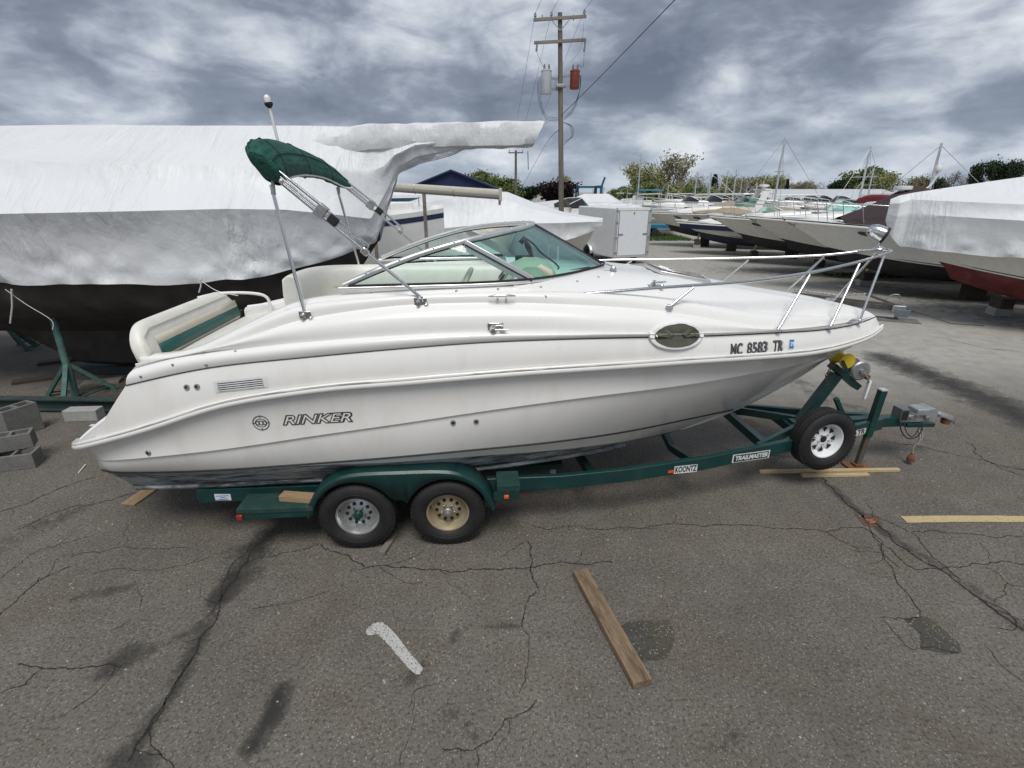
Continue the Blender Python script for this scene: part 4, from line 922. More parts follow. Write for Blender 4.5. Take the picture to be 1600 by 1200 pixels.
c, T, Uv, w = rail_quad((1053,734.5), (1089,731), .085, plate_w, 'owner_plate')
fit_text('KOONTZ', c, T, Uv, w*.93, .092, ink, 'plate_lettering', 0, .003)
rail_quad((1043,737), (1053,735.5), .03, orange, 'reflector', .008)
c, T, Uv, w = rail_quad((1316,682), (1352,673), .075, plate_w, 'number_plate')
fit_text('8583 TR', c, T, Uv, w*.93, .085, ink, 'plate_lettering', 0, .003)
c, T, Uv, w = rail_quad((336,776.5), (361,776.5), .065, plate_w, 'data_sticker')
for k, wk in enumerate((.8, .35, .6)):
    mb = MB(); mb.box(c+Uv*(.015-.018*k), (w*wk, .0015, .006)); mb.build('sticker_print', blue_s, trl)
# winch stand, winch and bow roller
mb = MB(); mb.beam((3.42,0,FZ+.08), (3.74,0,1.16), .10, .11, (1,0,-.3)); mb.build('winch_post', tgreen, trl, bevel=.006)
mb = MB(); mb.beam((3.98,0,FZ+.08), (3.80,0,.86), .05, .05, (1,0,0)); mb.build('winch_brace', tgreen, trl, bevel=.005)
mb = MB(); mb.beam((3.66,0,1.27), (4.02,0,1.00), .12, .07, (0,0,1)); mb.build('winch_bracket', tgreen, trl, bevel=.005)
mb = MB(); mb.lathe((3.73,-.06,1.36), (0,-1,0), [(0,-.13),(.05,-.13),(.085,-.11),(.06,-.06),(.045,.0),(.06,.02),(.085,.06),(.088,.075),(.05,.08),(0,.08)], 20); mb.build('bow_roller', yellow_r, trl, 50)
mb = MB(); mb.box((3.70,-.16,1.30), (.03,.012,.18), Matrix.Rotation(-.6,3,'Y')); mb.box((3.70,.09,1.30), (.03,.012,.18), Matrix.Rotation(-.6,3,'Y')); mb.build('roller_bracket', tgreen, trl)
mb = MB(); mb.lathe((3.96,0,1.22), (0,-1,0), [(0,-.09),(.10,-.09),(.11,-.085),(.11,-.075),(.055,-.07),(.055,.06),(.11,.065),(.115,.075),(.10,.09),(.03,.095),(.03,.12),(0,.12)], 24); mb.build('winch_drum', galv, trl, 35)
mb = MB(); mb.tube([(3.96,-.115,1.22),(4.03,-.125,1.14),(4.05,-.13,1.10)], .010, 6); mb.build('winch_handle', galv, trl, 50)
mb = MB(); mb.beam((4.065,-.12,1.12), (4.02,-.15,.90), .045, .028, (1,0,0)); mb.build('handle_grip', plate_w, trl, bevel=.008)
mb = MB(); mb.lathe((4.04,-.08,1.15), (0,-1,0), [(.0,-.02),(.03,-.02),(.03,.03),(0,.03)], 10); mb.build('winch_ratchet', rust, trl, 40)
def chain(P, parent, m=None, r=.0045, L=.035, name='chain'):
    P = resamp(P, max(3, int(sum((Vector(a)-Vector(b)).length for a, b in zip(P[:-1], P[1:]))/(L*.72)))); mb = MB()
    for i in range(len(P)-1):
        a, b = Vector(P[i]), Vector(P[i+1]); d = (b-a).normalized(); u = d.cross(Vector((.3,.9,.2))).normalized()
        if i % 2: u = d.cross(u).normalized()
        c = (a+b)/2; mb.tube([c+d*L*.5*math.cos(t)+u*L*.3*math.sin(t) for t in np.linspace(0, 2*math.pi, 11)[:-1]], r, 5, closed=True)
    return mb.build(name, m or galv, parent, 60)
tag(chain([(3.62,-.06,1.30),(3.56,-.07,1.16),(3.60,-.08,1.06)], trl, rust, name='safety_chain'), kind='stuff')
# tongue jack
jx, jy = 4.20, -.13
mb = MB(); mb.beam((jx+.04,jy,1.0), (jx,jy,.42), .075, .075, (1,0,0)); mb.build('jack_tube', tgreen, trl, bevel=.006)
mb = MB(); mb.box((jx+.041,jy,1.005), (.085,.085,.02)); mb.build('jack_cap', alu, trl, bevel=.004)
mb = MB(); mb.beam((jx,jy,.42), (jx-.03,jy,.03), .055, .055, (1,0,0)); mb.build('jack_leg', mat('jack_olive', (.10,.11,.09), .6, .3, var=.25, dirt=(.15,.07,.03), dirt_amt=.6, dscale=8), trl, bevel=.004)
mb = MB(); mb.box((jx-.03,jy,.018), (.27,.20,.016)); mb.box((jx-.03,jy,.04), (.10,.09,.03)); mb.build('jack_foot', rust, trl, bevel=.004)
# spare wheel on its carrier
mb = MB(); mb.beam((3.36,-.36,.56), (3.36,-.46,.60), .06, .06); mb.build('spare_carrier', tgreen, trl)
wheel((3.36,-.50,.60), (.10,-.99,.04), rim_white, trl, 'spoke')
# surge coupler
mb = MB(); mb.box((4.82,0,FZ+.10), (.36,.12,.09)); mb.build('actuator_housing', galv, trl, bevel=.006)
mb = MB(); mb.box((4.66,-.0,FZ+.155), (.10,.15,.15)); mb.build('actuator_box', mat('grey_steel',(.16,.165,.165),.5,.4,var=.2), trl, bevel=.005)
mb = MB(); mb.box((4.655,-.078,FZ+.155), (.07,.006,.11)); mb.build('box_opening', dark, trl)
mb = MB(); mb.lathe((4.98,-.09,FZ+.16), (0,1,0), [(0,0),(.075,0),(.08,.02),(.08,.16),(.075,.18),(0,.18)], 20); mb.build('actuator_drum', mat('coupler_grey',(.33,.36,.36),.45,.4,var=.15,dirt=(.2,.12,.06),dirt_amt=.3), trl, 40)
mb = MB(); mb.box((4.90,0,FZ+.185), (.20,.17,.09)); mb.build('coupler_cover', MATS['coupler_grey'], trl, bevel=.02, seg=3)
mb = MB(); mb.loft([[(5.02,-.06,FZ+.14),(5.18,-.055,FZ+.10),(5.32,-.05,FZ+.04),(5.36,-.03,FZ+.0)],[(5.02,0,FZ+.19),(5.18,0,FZ+.15),(5.33,0,FZ+.10),(5.40,0,FZ+.02)],[(5.02,.06,FZ+.14),(5.18,.055,FZ+.10),(5.32,.05,FZ+.04),(5.36,.03,FZ+.0)]], True); mb.build('coupler', galv, trl, 40, solid=.012)
mb = MB(); mb.lathe((5.27,0,FZ+.03), (0,0,1), [(.045,-.03),(.05,.0),(.05,.03),(.03,.05)], 14); mb.build('ball_socket', rust, trl, 40)
for k, x in enumerate((4.74, 4.80, 4.95, 5.08)):
    mb = MB(); mb.cyl((x,-.10,FZ+.12+.03*(k%2)), (x,.10,FZ+.12+.03*(k%2)), .014, .014, 8); mb.build('bolt', galv, trl, 40)
mb = MB(); mb.beam((4.72,-.05,FZ+.02), (5.10,-.02,FZ+.0), .06, .05); mb.build('tongue_nose', tgreen, trl, bevel=.005)
mb = MB(); mb.tube(smooth_path([(4.60,-.07,FZ+.12),(4.62,-.12,FZ-.02),(4.72,-.13,FZ-.12),(4.84,-.12,FZ-.11),(4.90,-.10,FZ-.02),(4.86,-.10,FZ+.02)], 5), .007, 6); mb.tube(smooth_path([(4.86,-.1,FZ+.0),(4.78,-.13,FZ-.10),(4.70,-.12,FZ-.05),(4.66,-.08,FZ+.06)], 5), .006, 6); mb.build('wiring_cable', black, trl, 60)
mb = MB(); mb.tube(smooth_path([(4.86,-.09,FZ-.02),(4.90,-.11,FZ-.15),(4.86,-.10,FZ-.26),(4.87,-.10,FZ-.34)], 5), .010, 6); mb.tube(smooth_path([(4.90,-.08,FZ-.02),(4.93,-.10,FZ-.12),(4.90,-.10,FZ-.22)], 5), .008, 6); mb.build('tie_rope', mat('rope_grey',(.33,.32,.30),.9,var=.3,scale=60), trl, 60)
mb = MB(); mb.lathe((4.87,-.10,FZ-.36), (0,0,-1), [(.012,-.02),(.02,0),(.035,.02),(.045,.06),(.04,.09),(.02,.10),(0,.10)], 14); mb.build('light_plug', rust, trl, 50)

# ------------------------------------------------------------------ lumber, blocks and litter on the ground near the trailer
def plank(name, label, a, b, w, t, m, z=0, cat='plank', za=None, group=None):
    """board between two ground points; local x along the board"""
    a, b = Vector(a), Vector(b); o = MB().box((0,0,0), ((b-a).length, w, t)).build(name, m, bevel=min(.004, t*.15))
    d = b-a; c = (a+b)/2; o.location = (c.x, c.y, z+t/2+.001+(c.z)); o.rotation_euler = (0, -math.asin(max(-1,min(1,d.z/max(d.length,1e-6)))), math.atan2(d.y, d.x))
    return tag(o, label, cat, group)
plank('plank', 'long weathered brown plank lying alone beside a dark asphalt patch', gnd(906,898), gnd(1003,1074), .135, .06, wood_old)
plank('lumber_stick', 'long pale lumber stick lying behind the shorter one, under the spare wheel', gnd(1186,739), gnd(1404,736), .045, .035, wood_new, cat='lumber')
plank('lumber_stick', 'short pale lumber stick lying against the longer one, under the spare wheel', gnd(1252,745), gnd(1356,743), .05, .03, wood_new, cat='lumber')
o = plank('wheel_chock', 'grey wood block lying between the two near trailer wheels', gnd(617,838), gnd(597,868), .055, .04, wood_grey, cat='wood block')
a, b = unz(441,779,.5), unz(495,783,.5); a, b = MB2W@a, MB2W@b; a.z = b.z = 0
plank('wood_block', 'short pale wood block lying on the rear trailer step', a, b, .10, .055, wood_ply, .50, cat='wood block')
plank('board_scrap', 'brown board scrap on the ground under the stern of the cruiser', gnd(200,790), gnd(238,764), .16, .02, wood_ply, cat='board')
# ------------------------------------------------------------------ value noise for film wrinkles
def film(stations, nx=150, sub=9, amp=.012, hem_amp=.05, seed=1, sag=.05, pleat=0.):
    """stations: (x, [(half width, z), ...]) from hem to ridge; returns full loft rows, both sides"""
    xs = np.array([s[0] for s in stations]); S = np.array([s[1] for s in stations], float); X = np.linspace(xs[0], xs[-1], nx)
    nr = S.shape[1]; rows = []
    for k in range(nr-1):
        for t in np.linspace(0, 1, sub, endpoint=False):
            b = np.interp(X, xs, S[:, k, 0])*(1-t)+np.interp(X, xs, S[:, k+1, 0])*t
            z = np.interp(X, xs, S[:, k, 1])*(1-t)+np.interp(X, xs, S[:, k+1, 1])*t
            b = b-sag*4*t*(1-t)*np.minimum(1, b); rows.append(np.stack([X, -b, z], 1))
    rows.append(np.stack([X, 0*X, np.interp(X, xs, S[:, -1, 1])], 1))
    half = rows; other = [np.stack([r[:, 0], -r[:, 1], r[:, 2]], 1) for r in rows[-2::-1]]
    out = []
    for i, r in enumerate(half+other):
        e = min(i, len(half)+len(other)-1-i)/sub
        n = vnoise(r*np.array([3.2, 3, 1.2]), 1.0, seed)*amp+vnoise(r*np.array([9, 8, 4.]), 1.0, seed+3)*amp*.5
        
        if pleat:                                            # diagonal pleats pulled down to the hem, gathers under the shoulder
            m1 = np.clip(1-e/.8, 0, 1)*np.clip(e/.12, 0, 1)*np.clip(vnoise(r*np.array([.9, .1, .3]), 1., seed+21)*1.6+.55, 0, 1)
            w1 = 1-np.abs(vnoise(np.stack([(r[:, 0]+r[:, 2]*.75)*8.5, r[:, 2]*.9, 0*r[:, 0]], 1), 1., seed+22)); m2 = np.clip(1-np.abs(e-1.85)/.3, 0, 1)*np.clip(vnoise(r*np.array([1.3, .1, .1]), 1., seed+23), 0, 1)
            n = n+pleat*m1*w1**2.2+pleat*1.2*m2*np.abs(vnoise(np.stack([r[:, 0]*9, 0*r[:, 0], r[:, 2]], 1), 1., seed+24))
        hem = np.exp(-(e/.35)**2); n = n+hem*hem_amp*vnoise(r*np.array([4.5, 3, 6.]), 1.0, seed+7)
        q = r.copy(); sgn = np.where(i < len(half), -1, 1); q[:, 1] += sgn*n; q[:, 2] += hem*hem_amp*.8*vnoise(r*np.array([2.2, 1, 1]), 1.0, seed+9)*(1 if e < .05 else .4)
        out.append([tuple(p) for p in q])
    return out
# ------------------------------------------------------------------ big shrink-wrapped sailing yacht behind the cruiser
ys = thing('sailing_yacht', 'big keel yacht in white shrink wrap with wrapped mast overhanging its bow', 'boat', (-6.5, 8.9, 0))
st_ = [(-7.5, [(.9,2.1),(1.1,2.8),(.8,3.4),(0,3.95)]), (-4, [(1.42,1.88),(1.64,2.84),(1.1,3.50),(0,4.05)]), (-.7, [(1.50,1.86),(1.70,2.84),(1.12,3.55),(0,4.10)]),
       (.4, [(1.50,1.88),(1.69,2.86),(1.10,3.50),(0,4.10)]), (1.5, [(1.42,1.86),(1.60,2.88),(1.02,3.48),(0,4.09)]), (2.5, [(1.18,1.88),(1.36,2.90),(.85,3.48),(0,4.09)]), (3.2, [(.88,1.98),(1.05,2.88),(.62,3.46),(0,4.09)]),
       (3.8, [(.50,2.14),(.72,2.80),(.40,3.44),(0,4.08)]), (4.25, [(.14,2.32),(.34,2.72),(.24,3.40),(0,4.07)]), (4.50, [(.05,2.95),(.14,3.15),(.20,3.50),(0,4.08)]), (4.68, [(.03,3.38),(.10,3.48),(.20,3.66),(0,4.08)]), (5.0, [(.03,3.58),(.11,3.64),(.18,3.80),(0,4.09)]), (5.5, [(.03,3.70),(.09,3.74),(.14,3.86),(0,4.08)]), (6.0, [(.02,3.78),(.04,3.8),(.08,3.9),(0,4.0)])]
MB().loft(film(st_, 520, 16, .010, .07, 2, .06, .034), True).build('shrink_wrap', wrap, ys, 28)
# wrapped mast
rows = []; rr_ = random.Random(4)
for i, x in enumerate(np.linspace(3.0, 6.92, 90)):
    t = i/89; sc = 1-.12*t; sec = []
    for k in range(17):
        a_ = 2*math.pi*k/16; c_, s_ = math.cos(a_), math.sin(a_); q = (abs(c_)**4+abs(s_)**4)**-.25
        n = 1+.13*float(vnoise(np.array([x*2.2+s_*.8, c_*1.6+5, s_*1.6]), 1., 5))+.08*float(vnoise(np.array([x*6+s_*2, c_*4, s_*4]), 1., 6))
        sec.append((x+(.10*s_ if i > 84 else 0), .18*c_*q*n*sc, 3.90+.07*t-.20*max(0., 1-(x-3.0)/1.3)+.20*s_*q*n*sc-(.05 if s_ < -.5 and x < 3.8 else 0)))
    rows.append(sec)
mb = MB().loft(rows, True); L_ = len(mb.v); mb.f.append(tuple(range(L_-17, L_-1))); mb.build('mast_wrap', wrap2, ys, 35)
MB().tube([(6.75,-.05,3.72),(6.76,-.05,3.45)], .006, 5).build('loose_strap', black, ys, 60)
# hull below the film, long keel
kz = [(-7.6,1.5),(-4.5,1.3),(-3.2,1.05),(-2.3,.76),(-1.36,.2),(-.6,.15),(.6,.15),(2.0,.20),(2.8,.75),(3.6,1.5),(4.3,2.4)]
bz = [(-7.6,.6),(-4,1.30),(-.7,1.38),(.4,1.38),(1.5,1.30),(2.5,1.05),(3.2,.74),(3.8,.38),(4.3,.03)]
X_ = np.linspace(-7.6, 4.28, 70); K = np.interp(X_, *zip(*kz)); Bm = np.interp(X_, *zip(*bz)); Tz = np.interp(X_, [-7.6,-.7,2.5,4.3], [2.25,2.1,2.2,2.5])
rows = [np.stack([X_, -Bm, Tz], 1)]
for f, zf in ((.99,.75),(.93,.52),(.78,.36),(.55,.26)): rows.append(np.stack([X_, -Bm*f, np.maximum(K+.02, Tz*zf+(1-zf)*np.maximum(K, .85))], 1))
rows.append(np.stack([X_, -np.minimum(.22, Bm*.3), np.maximum(K+.01, .95*np.ones_like(K)*.9)], 1)); rows.append(np.stack([X_, -np.minimum(.13, Bm*.2), np.minimum(K+.10, 2.4)], 1)); rows.append(np.stack([X_, 0*X_, K], 1))
MB().loft([[tuple(p) for p in r_] for r_ in rows], False).mirror().build('hull', mat('bottom_brown', (.048,.040,.035), .75, var=.35, scale=3, bump=.1, bscale=30, dirt=(.10,.085,.07), dirt_amt=.6, dscale=1.5), ys, 40, merge=True)
for (px, y0, y1) in ((18, 452, 505), (313, 436, 457)):
    a_ = aty(px, y0, 7.42)-Vector((-6.5,8.9,0)); b_ = aty(px-2, y1, 7.45)-Vector((-6.5,8.9,0)); MB().tube([a_, a_.lerp(b_, .5)+Vector((.02,0,0)), b_], .012, 6).build('tie_strap', white, ys, 60)
MB().tube(smooth_path([aty(8,452,7.42)-Vector((-6.5,8.9,0)), aty(40,475,7.5)-Vector((-6.5,8.9,0)), aty(80,500,7.6)-Vector((-6.5,8.9,0)), aty(82,515,7.6)-Vector((-6.5,8.9,0))], 5), .006, 5).build('tie_cord', white, ys, 60)
MB().tube(smooth_path([aty(316,440,7.42)-Vector((-6.5,8.9,0)), aty(340,455,7.45)-Vector((-6.5,8.9,0)), aty(372,462,7.45)-Vector((-6.5,8.9,0))], 5), .006, 5).build('tie_cord', white, ys, 60)
# jack stands and cradle of the yacht
stand_g = mat('stand_green', (.06,.135,.118), .7, .1, var=.3, scale=9, dirt=(.11,.06,.035), dirt_amt=.7, dscale=7)
def jack_stand(name, label, base, top, m, legs=3, rot=0., spread=.42):
    t = thing(name, label, 'boat stand', (base.x, base.y, 0), rot); T_ = Vector((top.x-base.x, top.y-base.y, top.z)); T_ = Matrix.Rotation(-rot,3,'Z')@T_
    MB().cyl((0,0,.0), T_*.93, .055, .055, 12).build('post', m, t, 50)
    MB().cyl(T_*.80, T_*.985, .022, .022, 10).build('screw', galv, t, 50)
    mb = MB(); mb.box((0,0,0), (.30,.30,.04)); o = mb.build('pad', wood_dark, t, bevel=.006); o.location = T_; o.rotation_euler = (R(-55), 0, 0)
    for k in range(legs):
        an = 2*math.pi*k/legs+.9; f = Vector((spread*math.cos(an), spread*math.sin(an), .0)); MB().beam(T_*.42, f+Vector((0,0,.02)), .065, .05).build('leg', m, t, bevel=.003)
        MB().box(f+Vector((0,0,.012)), (.10,.10,.02)).build('foot', m, t)
    MB().tube([f_ for f_ in [Vector((spread*.9*math.cos(2*math.pi*k/legs+.9), spread*.9*math.sin(2*math.pi*k/legs+.9), .07)) for k in range(legs)]], .014, 6, closed=True).build('tie_ring', m, t, 50)
    return t
b0 = gnd(119,622); jack_stand('jack_stand', 'green tubular jack stand under the wrapped yacht, next to the grey cement block', b0, Vector((b0.x-.25, 8.0, 1.32)), stand_g, spread=.52)
b1 = gnd(10,560); jack_stand('jack_stand', 'green jack stand on the far side of the yacht keel', gnd(58,540), Vector((gnd(58,540).x-.3, 9.7, 1.35)), stand_g)
b2 = gnd(420,560); jack_stand('jack_stand', 'green jack stand hidden behind the stern seat of the cruiser', Vector((-3.9,7.75,0)), Vector((-4.05,8.0,1.50)), stand_g)
cr = thing('cradle_beam', 'long rusty green steel beam lying under the yacht on blocks', 'beam', (-6.8, 7.15, 0), R(-2))
mb = MB(); mb.box((0,0,.20), (4.6,.14,.02)); mb.box((0,0,.12), (4.6,.02,.15)); mb.box((0,0,.035), (4.6,.14,.02)); mb.build('beam', mat('beam_rusty', (.03,.055,.048), .8, .1, var=.35, scale=7, dirt=(.07,.045,.03), dirt_amt=.8, dscale=4), cr)
for x in (-1.6,.3,1.8):
    mb = MB(); mb.box((x,0,.0125), (.2,.25,.025)); mb.build('shim', wood_dark, cr)
cb_ = thing('keel_beam', 'dark steel beam running under the yacht keel', 'beam', (-5.6, 8.9, 0), 0)
mb = MB(); mb.box((0,0,.08), (4.5,.22,.15)); mb.build('beam', mat('steel_dark', (.03,.04,.04), .7, .2, var=.3), cb_, bevel=.01)
def cinder(name, label, loc, rz=0, m=conc, d=(.40,.19,.19), tilt=0, up=False, group=None):
    """concrete block with two open cores (cores vertical, or facing sideways when laid down)"""
    L, W, H_ = d; t = .032; mb = MB()
    for s in (1, -1): mb.box((0, s*(W/2-t/2), 0), (L, t, H_))
    for x in (-(L/2-t/2), 0, L/2-t/2): mb.box((x, 0, 0), (t, W-2*t, H_-.002))
    o = mb.build(name, m, bevel=.005); o.location = (loc[0], loc[1], loc[2]+(W/2 if up else H_/2)); o.rotation_euler = (R(90) if up else 0, tilt, rz); return tag(o, label, 'cement block', group)
def solid_block(name, label, loc, rz, m=conc, d=(.40,.20,.20), cat='cement block', group=None):
    o = MB().box((0,0,d[2]/2), d).build(name, m, bevel=.008); o.location = loc; o.rotation_euler = (0,0,rz); return tag(o, label, cat, group)
p_ = gnd(130,657); solid_block('cement_block', 'grey cement block lying under the green cradle beam', (p_.x,p_.y+.05,0), R(4), concl, (.46,.18,.17))
q = gnd(22,735); cinder('cement_block', 'grey hollow cement block at the bottom of the corner pile', (q.x-.02,q.y+.10,0), R(18), conc, (.42,.22,.19))
cinder('cement_block', 'upper hollow cement block of the corner pile, turned sideways', (q.x-.12,q.y+.22,.192), R(30), conc, (.40,.20,.19))
q2 = gnd(-5,700); cinder('cement_block', 'cement block standing behind the corner pile, leaning up on end', (q2.x-.05,q2.y+.45,0), R(70), conc, (.40,.22,.40))
for (a_, b_, w_, lab) in (((125,628),(190,622),.22,'dark plank scrap lying on the ground behind the green cradle beam'), ((130,602),(190,596),.25,'grey plank scrap stacked near the yacht keel'), ((60,570),(150,558),.2,'long dark plank under the yacht hull'), ((20,600),(90,590),.18,'old timber plank near the foot of the jack stand')):
    plank('plank_scrap', lab, gnd(*a_), gnd(*b_), w_, .05, wood_grey if 'grey' in lab else wood_dark)
o = MB().box((0,0,.006), (.08,.05,.012)).build('paper_scrap', white); o.location = gnd(146,665); tag(o, 'small white litter scrap beside the cement block under the beam', 'litter')
MB().tube([gnd(123,740)+Vector((0,0,.01)), gnd(134,728)+Vector((0,0,.02))], .006, 5).build('white_stick', white, smooth=60); tag(bpy.data.objects['white_stick'], 'thin white stick on the asphalt beneath the swim platform', 'stick')
# ------------------------------------------------------------------ generic motor cruiser on the hard (bow +x, origin under midships, z from the ground)
deck_w = mat('far_gelcoat', (.80,.795,.77), .3, var=.03, coat=.15, dirt=(.55,.52,.45), dirt_amt=.25)
hull_c = mat('far_hull_cream', (.68,.665,.60), .28, var=.03, coat=.2, dirt=(.45,.42,.35), dirt_amt=.12)
hull_w = mat('far_hull_white', (.74,.73,.69), .28, var=.03, coat=.2, dirt=(.5,.47,.4), dirt_amt=.12)
red_b = mat('red_antifoul', (.125,.018,.018), .7, var=.3, scale=4, dirt=(.30,.12,.11), dirt_amt=.4)
blue_b = mat('blue_antifoul', (.022,.032,.055), .7, var=.3, scale=4)
def motor_boat(name, label, bow, yaw, L, B, zk, zbow, zst, group=None, hm=None, bm=None, cabin=True, ports=3, rail=True, stripe=None, screen=True, number=None, arch=False, wlf=(.16,.16), simple=False, boot=True, rake=.155):
    hm = hm or hull_c; bm = bm or antif
    c = Vector((bow[0], bow[1], 0))-Vector((math.cos(yaw), math.sin(yaw), 0))*L/2
    t = thing(name, label, 'boat', c, yaw, group); n = 40 if not simple else 16; s = np.linspace(0, 1, n)**.8
    def row(xe, bmax, pw, z, s0=.42, xs=-L/2):
        x = xs+(xe-xs)*s; b = bmax*(1-np.clip((s-s0)/(1-s0), 0, 1)**pw)*(.92+.08*np.clip(s/.3, 0, 1)); return np.stack([x, -b, z], 1)
    zs = zst+(zbow-zst)*s**1.7; zc = zk+.30+(.30*(zbow-zk))*np.clip((s-.35)/.65, 0, 1)**2.5
    zkk = zk+(.33*(zbow-zk))*np.clip((s-.55)/.45, 0, 1)**2.2
    sheer = row(L/2, B/2, 2.3, zs); ch = row(L/2-rake*L, B*.44, 1.9, zc, .35); ke = row(L/2-(rake+.015)*L, 0., 2, zkk)
    ke[:, 2] = np.minimum(ke[:, 2], ch[:, 2]-.01)
    f = (wlf[0]+(wlf[1]-wlf[0])*s)[:, None]; zw = ch*(1-f)+sheer*f; zw[:, 1] = ch[:, 1]*.45+sheer[:, 1]*.55
    def mk(nm, m, strips, sm=30):
        mb = MB()
        for a, b, k, bl in strips:
            rows = []
            for i in range(k+1):
                u = i/k; P = a*(1-u)+b*u; P = P.copy(); P[:, 1] = np.minimum(0, P[:, 1]+bl*4*u*(1-u)*np.clip(np.abs(P[:, 1])/.4, 0, 1)); rows.append([tuple(p) for p in P])
            mb.loft(rows)
        mb.mirror(); return mb.build(nm, m, t, sm, merge=True)
    hu = mk('hull', hm, [(zw, sheer, 6, .03)]); mk('bottom', bm, [(ke, ch, 3, 0), (ch, zw, 2, 0)])
    if boot:
        mb = MB(); mb.tube([(p[0], p[1]-.012, p[2]+.05) for p in zw[:-1]], .016, 5).mirror(); mb.build('boot_stripe', black, t, 60)
    mb = MB(); mb.tube([(p[0], p[1]-.015, p[2]-.02) for p in sheer], .035, 6).mirror(); mb.build('rub_rail', deck_w, t, 60)
    cen = sheer.copy(); cen[:, 1] = 0; cen[:, 2] += .20*np.clip((1-s)*3, 0, 1)
    mk('deck', deck_w, [(sheer+np.array([0,0,.05]), cen, 5, -.0)])
    # transom
    q = [ke[0], ch[0], zw[0], sheer[0]]; MB().loft([[tuple(a) for a in q], [(a[0], -a[1], a[2]) for a in q]], True).build('transom', hm, t, 0)
    H = bvh([hu])
    def onhull(x, z):
        q_, n_, i_, d_ = H.ray_cast(Vector((x, B, z)), Vector((0,-1,0))); return (q_, n_) if q_ else (Vector((x, B/2, z)), Vector((0,1,0)))
    def zs_at(x): return float(np.interp(x, sheer[:, 0], sheer[:, 2]))
    def b_at(x): return float(np.interp(x, sheer[:, 0], -sheer[:, 1]))
    for k in range(ports):
        x = L/2-L*(.20+.105*k); q_, n_ = onhull(x, zs_at(x)-.20); n_ = n_ if n_.y > 0 else -n_
        T = Vector((1,0,0)); T = (T-n_*T.dot(n_)).normalized(); Uv = n_.cross(T); ov = oval(.21, .065, 2.6, 20)
        MB().prism([q_+T*x_+Uv*y_-n_*.0 for x_, y_ in ov], (0,0,0), tuple(n_*.018)).build('portlight', glass_dark, t, 30)
        if not simple: MB().tube([q_+T*x_*1.08+Uv*y_*1.15+n_*.012 for x_, y_ in ov], .010, 5, closed=True).build('port_rim', alu, t, 60)
    if number:
        x = L/2-L*.30; q_, n_ = onhull(x, zs_at(x)-.30); n_ = n_ if n_.y > 0 else -n_; T = Vector((-1,0,0)); T = (T-n_*T.dot(n_)).normalized()
        flat_text(number, q_+n_*.03, T, Vector((0,0,1)), .15, ink, t, 'registration_number')
    if stripe:
        P = sheer[int(n*.45):-1]; mb = MB(); mb.loft([[(p[0], p[1]*(1-d*.02)-.018+.03*d, p[2]-.06-.22*d) for p in P] for d in (0, .5, 1)]).mirror(); mb.build('hull_stripe', stripe, t, 40)
    if cabin:
        xs = np.linspace(-.06*L, .36*L, 16); rows = [[] for _ in range(7)]
        for i, x in enumerate(xs):
            u = i/15; w = min(b_at(x)*.68, B*.36)*(1-.15*u); hgt = .34*(1-u**2.2)+.02; z0 = zs_at(x)+.10
            for k, (wf, hf) in enumerate(((1,-.12),(.98,.45),(.86,.9),(.5,1.05),(0,1.1),)): rows[k].append((x, -w*wf, z0+hgt*hf))
        MB().loft(rows[:5]).mirror().build('cabin_top', deck_w, t, 40, merge=True)
        for x in (.10*L, .24*L):
            MB().box((x, 0, zs_at(x)+.10+.34*1.1*(1-((x/L+.06)/.42)**2.2)+.02), (.5,.5,.05)).build('deck_hatch', glass_dark, t, bevel=.012)
    if screen:
        x0 = -.06*L; z0 = zs_at(x0)+.46; w = B*.38; P0 = smooth_path([(x0-.11*L,-w,z0-.05),(x0+.02*L,-w*.9,z0-.05),(x0+.075*L,-w*.45,z0-.05),(x0+.09*L,0,z0-.05)], 4); P1 = smooth_path([(x0-.12*L,-w*.93,z0+.18),(x0-.035*L,-w*.82,z0+.46),(x0+.0*L,-w*.4,z0+.50),(x0+.005*L,0,z0+.51)], 4)
        MB().loft([P0, P1]).mirror().build('windscreen', glass_t if not simple else glass_dark, t, 60)
        MB().tube(P1+[Vector((p.x,-p.y,p.z)) for p in P1[-2::-1]], .022, 6).build('windscreen_frame', alu if not simple else deck_w, t, 60)
        MB().loft([[(p.x,p.y,p.z-.5) for p in P0], P0]).mirror().build('cockpit_side', deck_w, t, 60)
    if rail:
        i0 = int(n*.50); P = [Vector((p[0]-.10, p[1]*.93, p[2]+.62-.25*max(0, .62-s[i])/.12)) for i, p in list(enumerate(sheer))[i0:]]; P[-1].x += .05
        P = [Vector((P[0].x-.3, P[0].y, float(zs_at(P[0].x-.3))+.06))]+P
        MB().tube(P+[Vector((p.x,-p.y,p.z)) for p in P[-2::-1]], .016 if not simple else .02, 6).build('bow_rail', chrome if not simple else white, t, 60)
        for k in range(i0+3, n-1, 4 if not simple else 3):
            for sg in (1, -1): MB().cyl((sheer[k][0]-.25, sheer[k][1]*.93*sg, sheer[k][2]+.02), (sheer[k][0]-.10, sheer[k][1]*.93*sg, sheer[k][2]+.6), .013, .013, 6).build('rail_stanchion', chrome if not simple else white, t, 60)
    if not simple:
        mb = MB(); mb.beam((L/2-.55,0,zbow+.10), (L/2+.12,0,zbow+.10), .16, .05); mb.build('anchor_platform', deck_w, t, bevel=.02)
        mb = MB(); mb.tube([(L/2+.10,0,zbow+.06),(L/2-.05,0,zbow-.06),(L/2-.25,0,zbow-.16)], .022, 6); mb.tube([(L/2-.25,-.14,zbow-.12),(L/2-.3,0,zbow-.18),(L/2-.25,.14,zbow-.12)], .02, 6); mb.build('anchor', galv, t, 60)
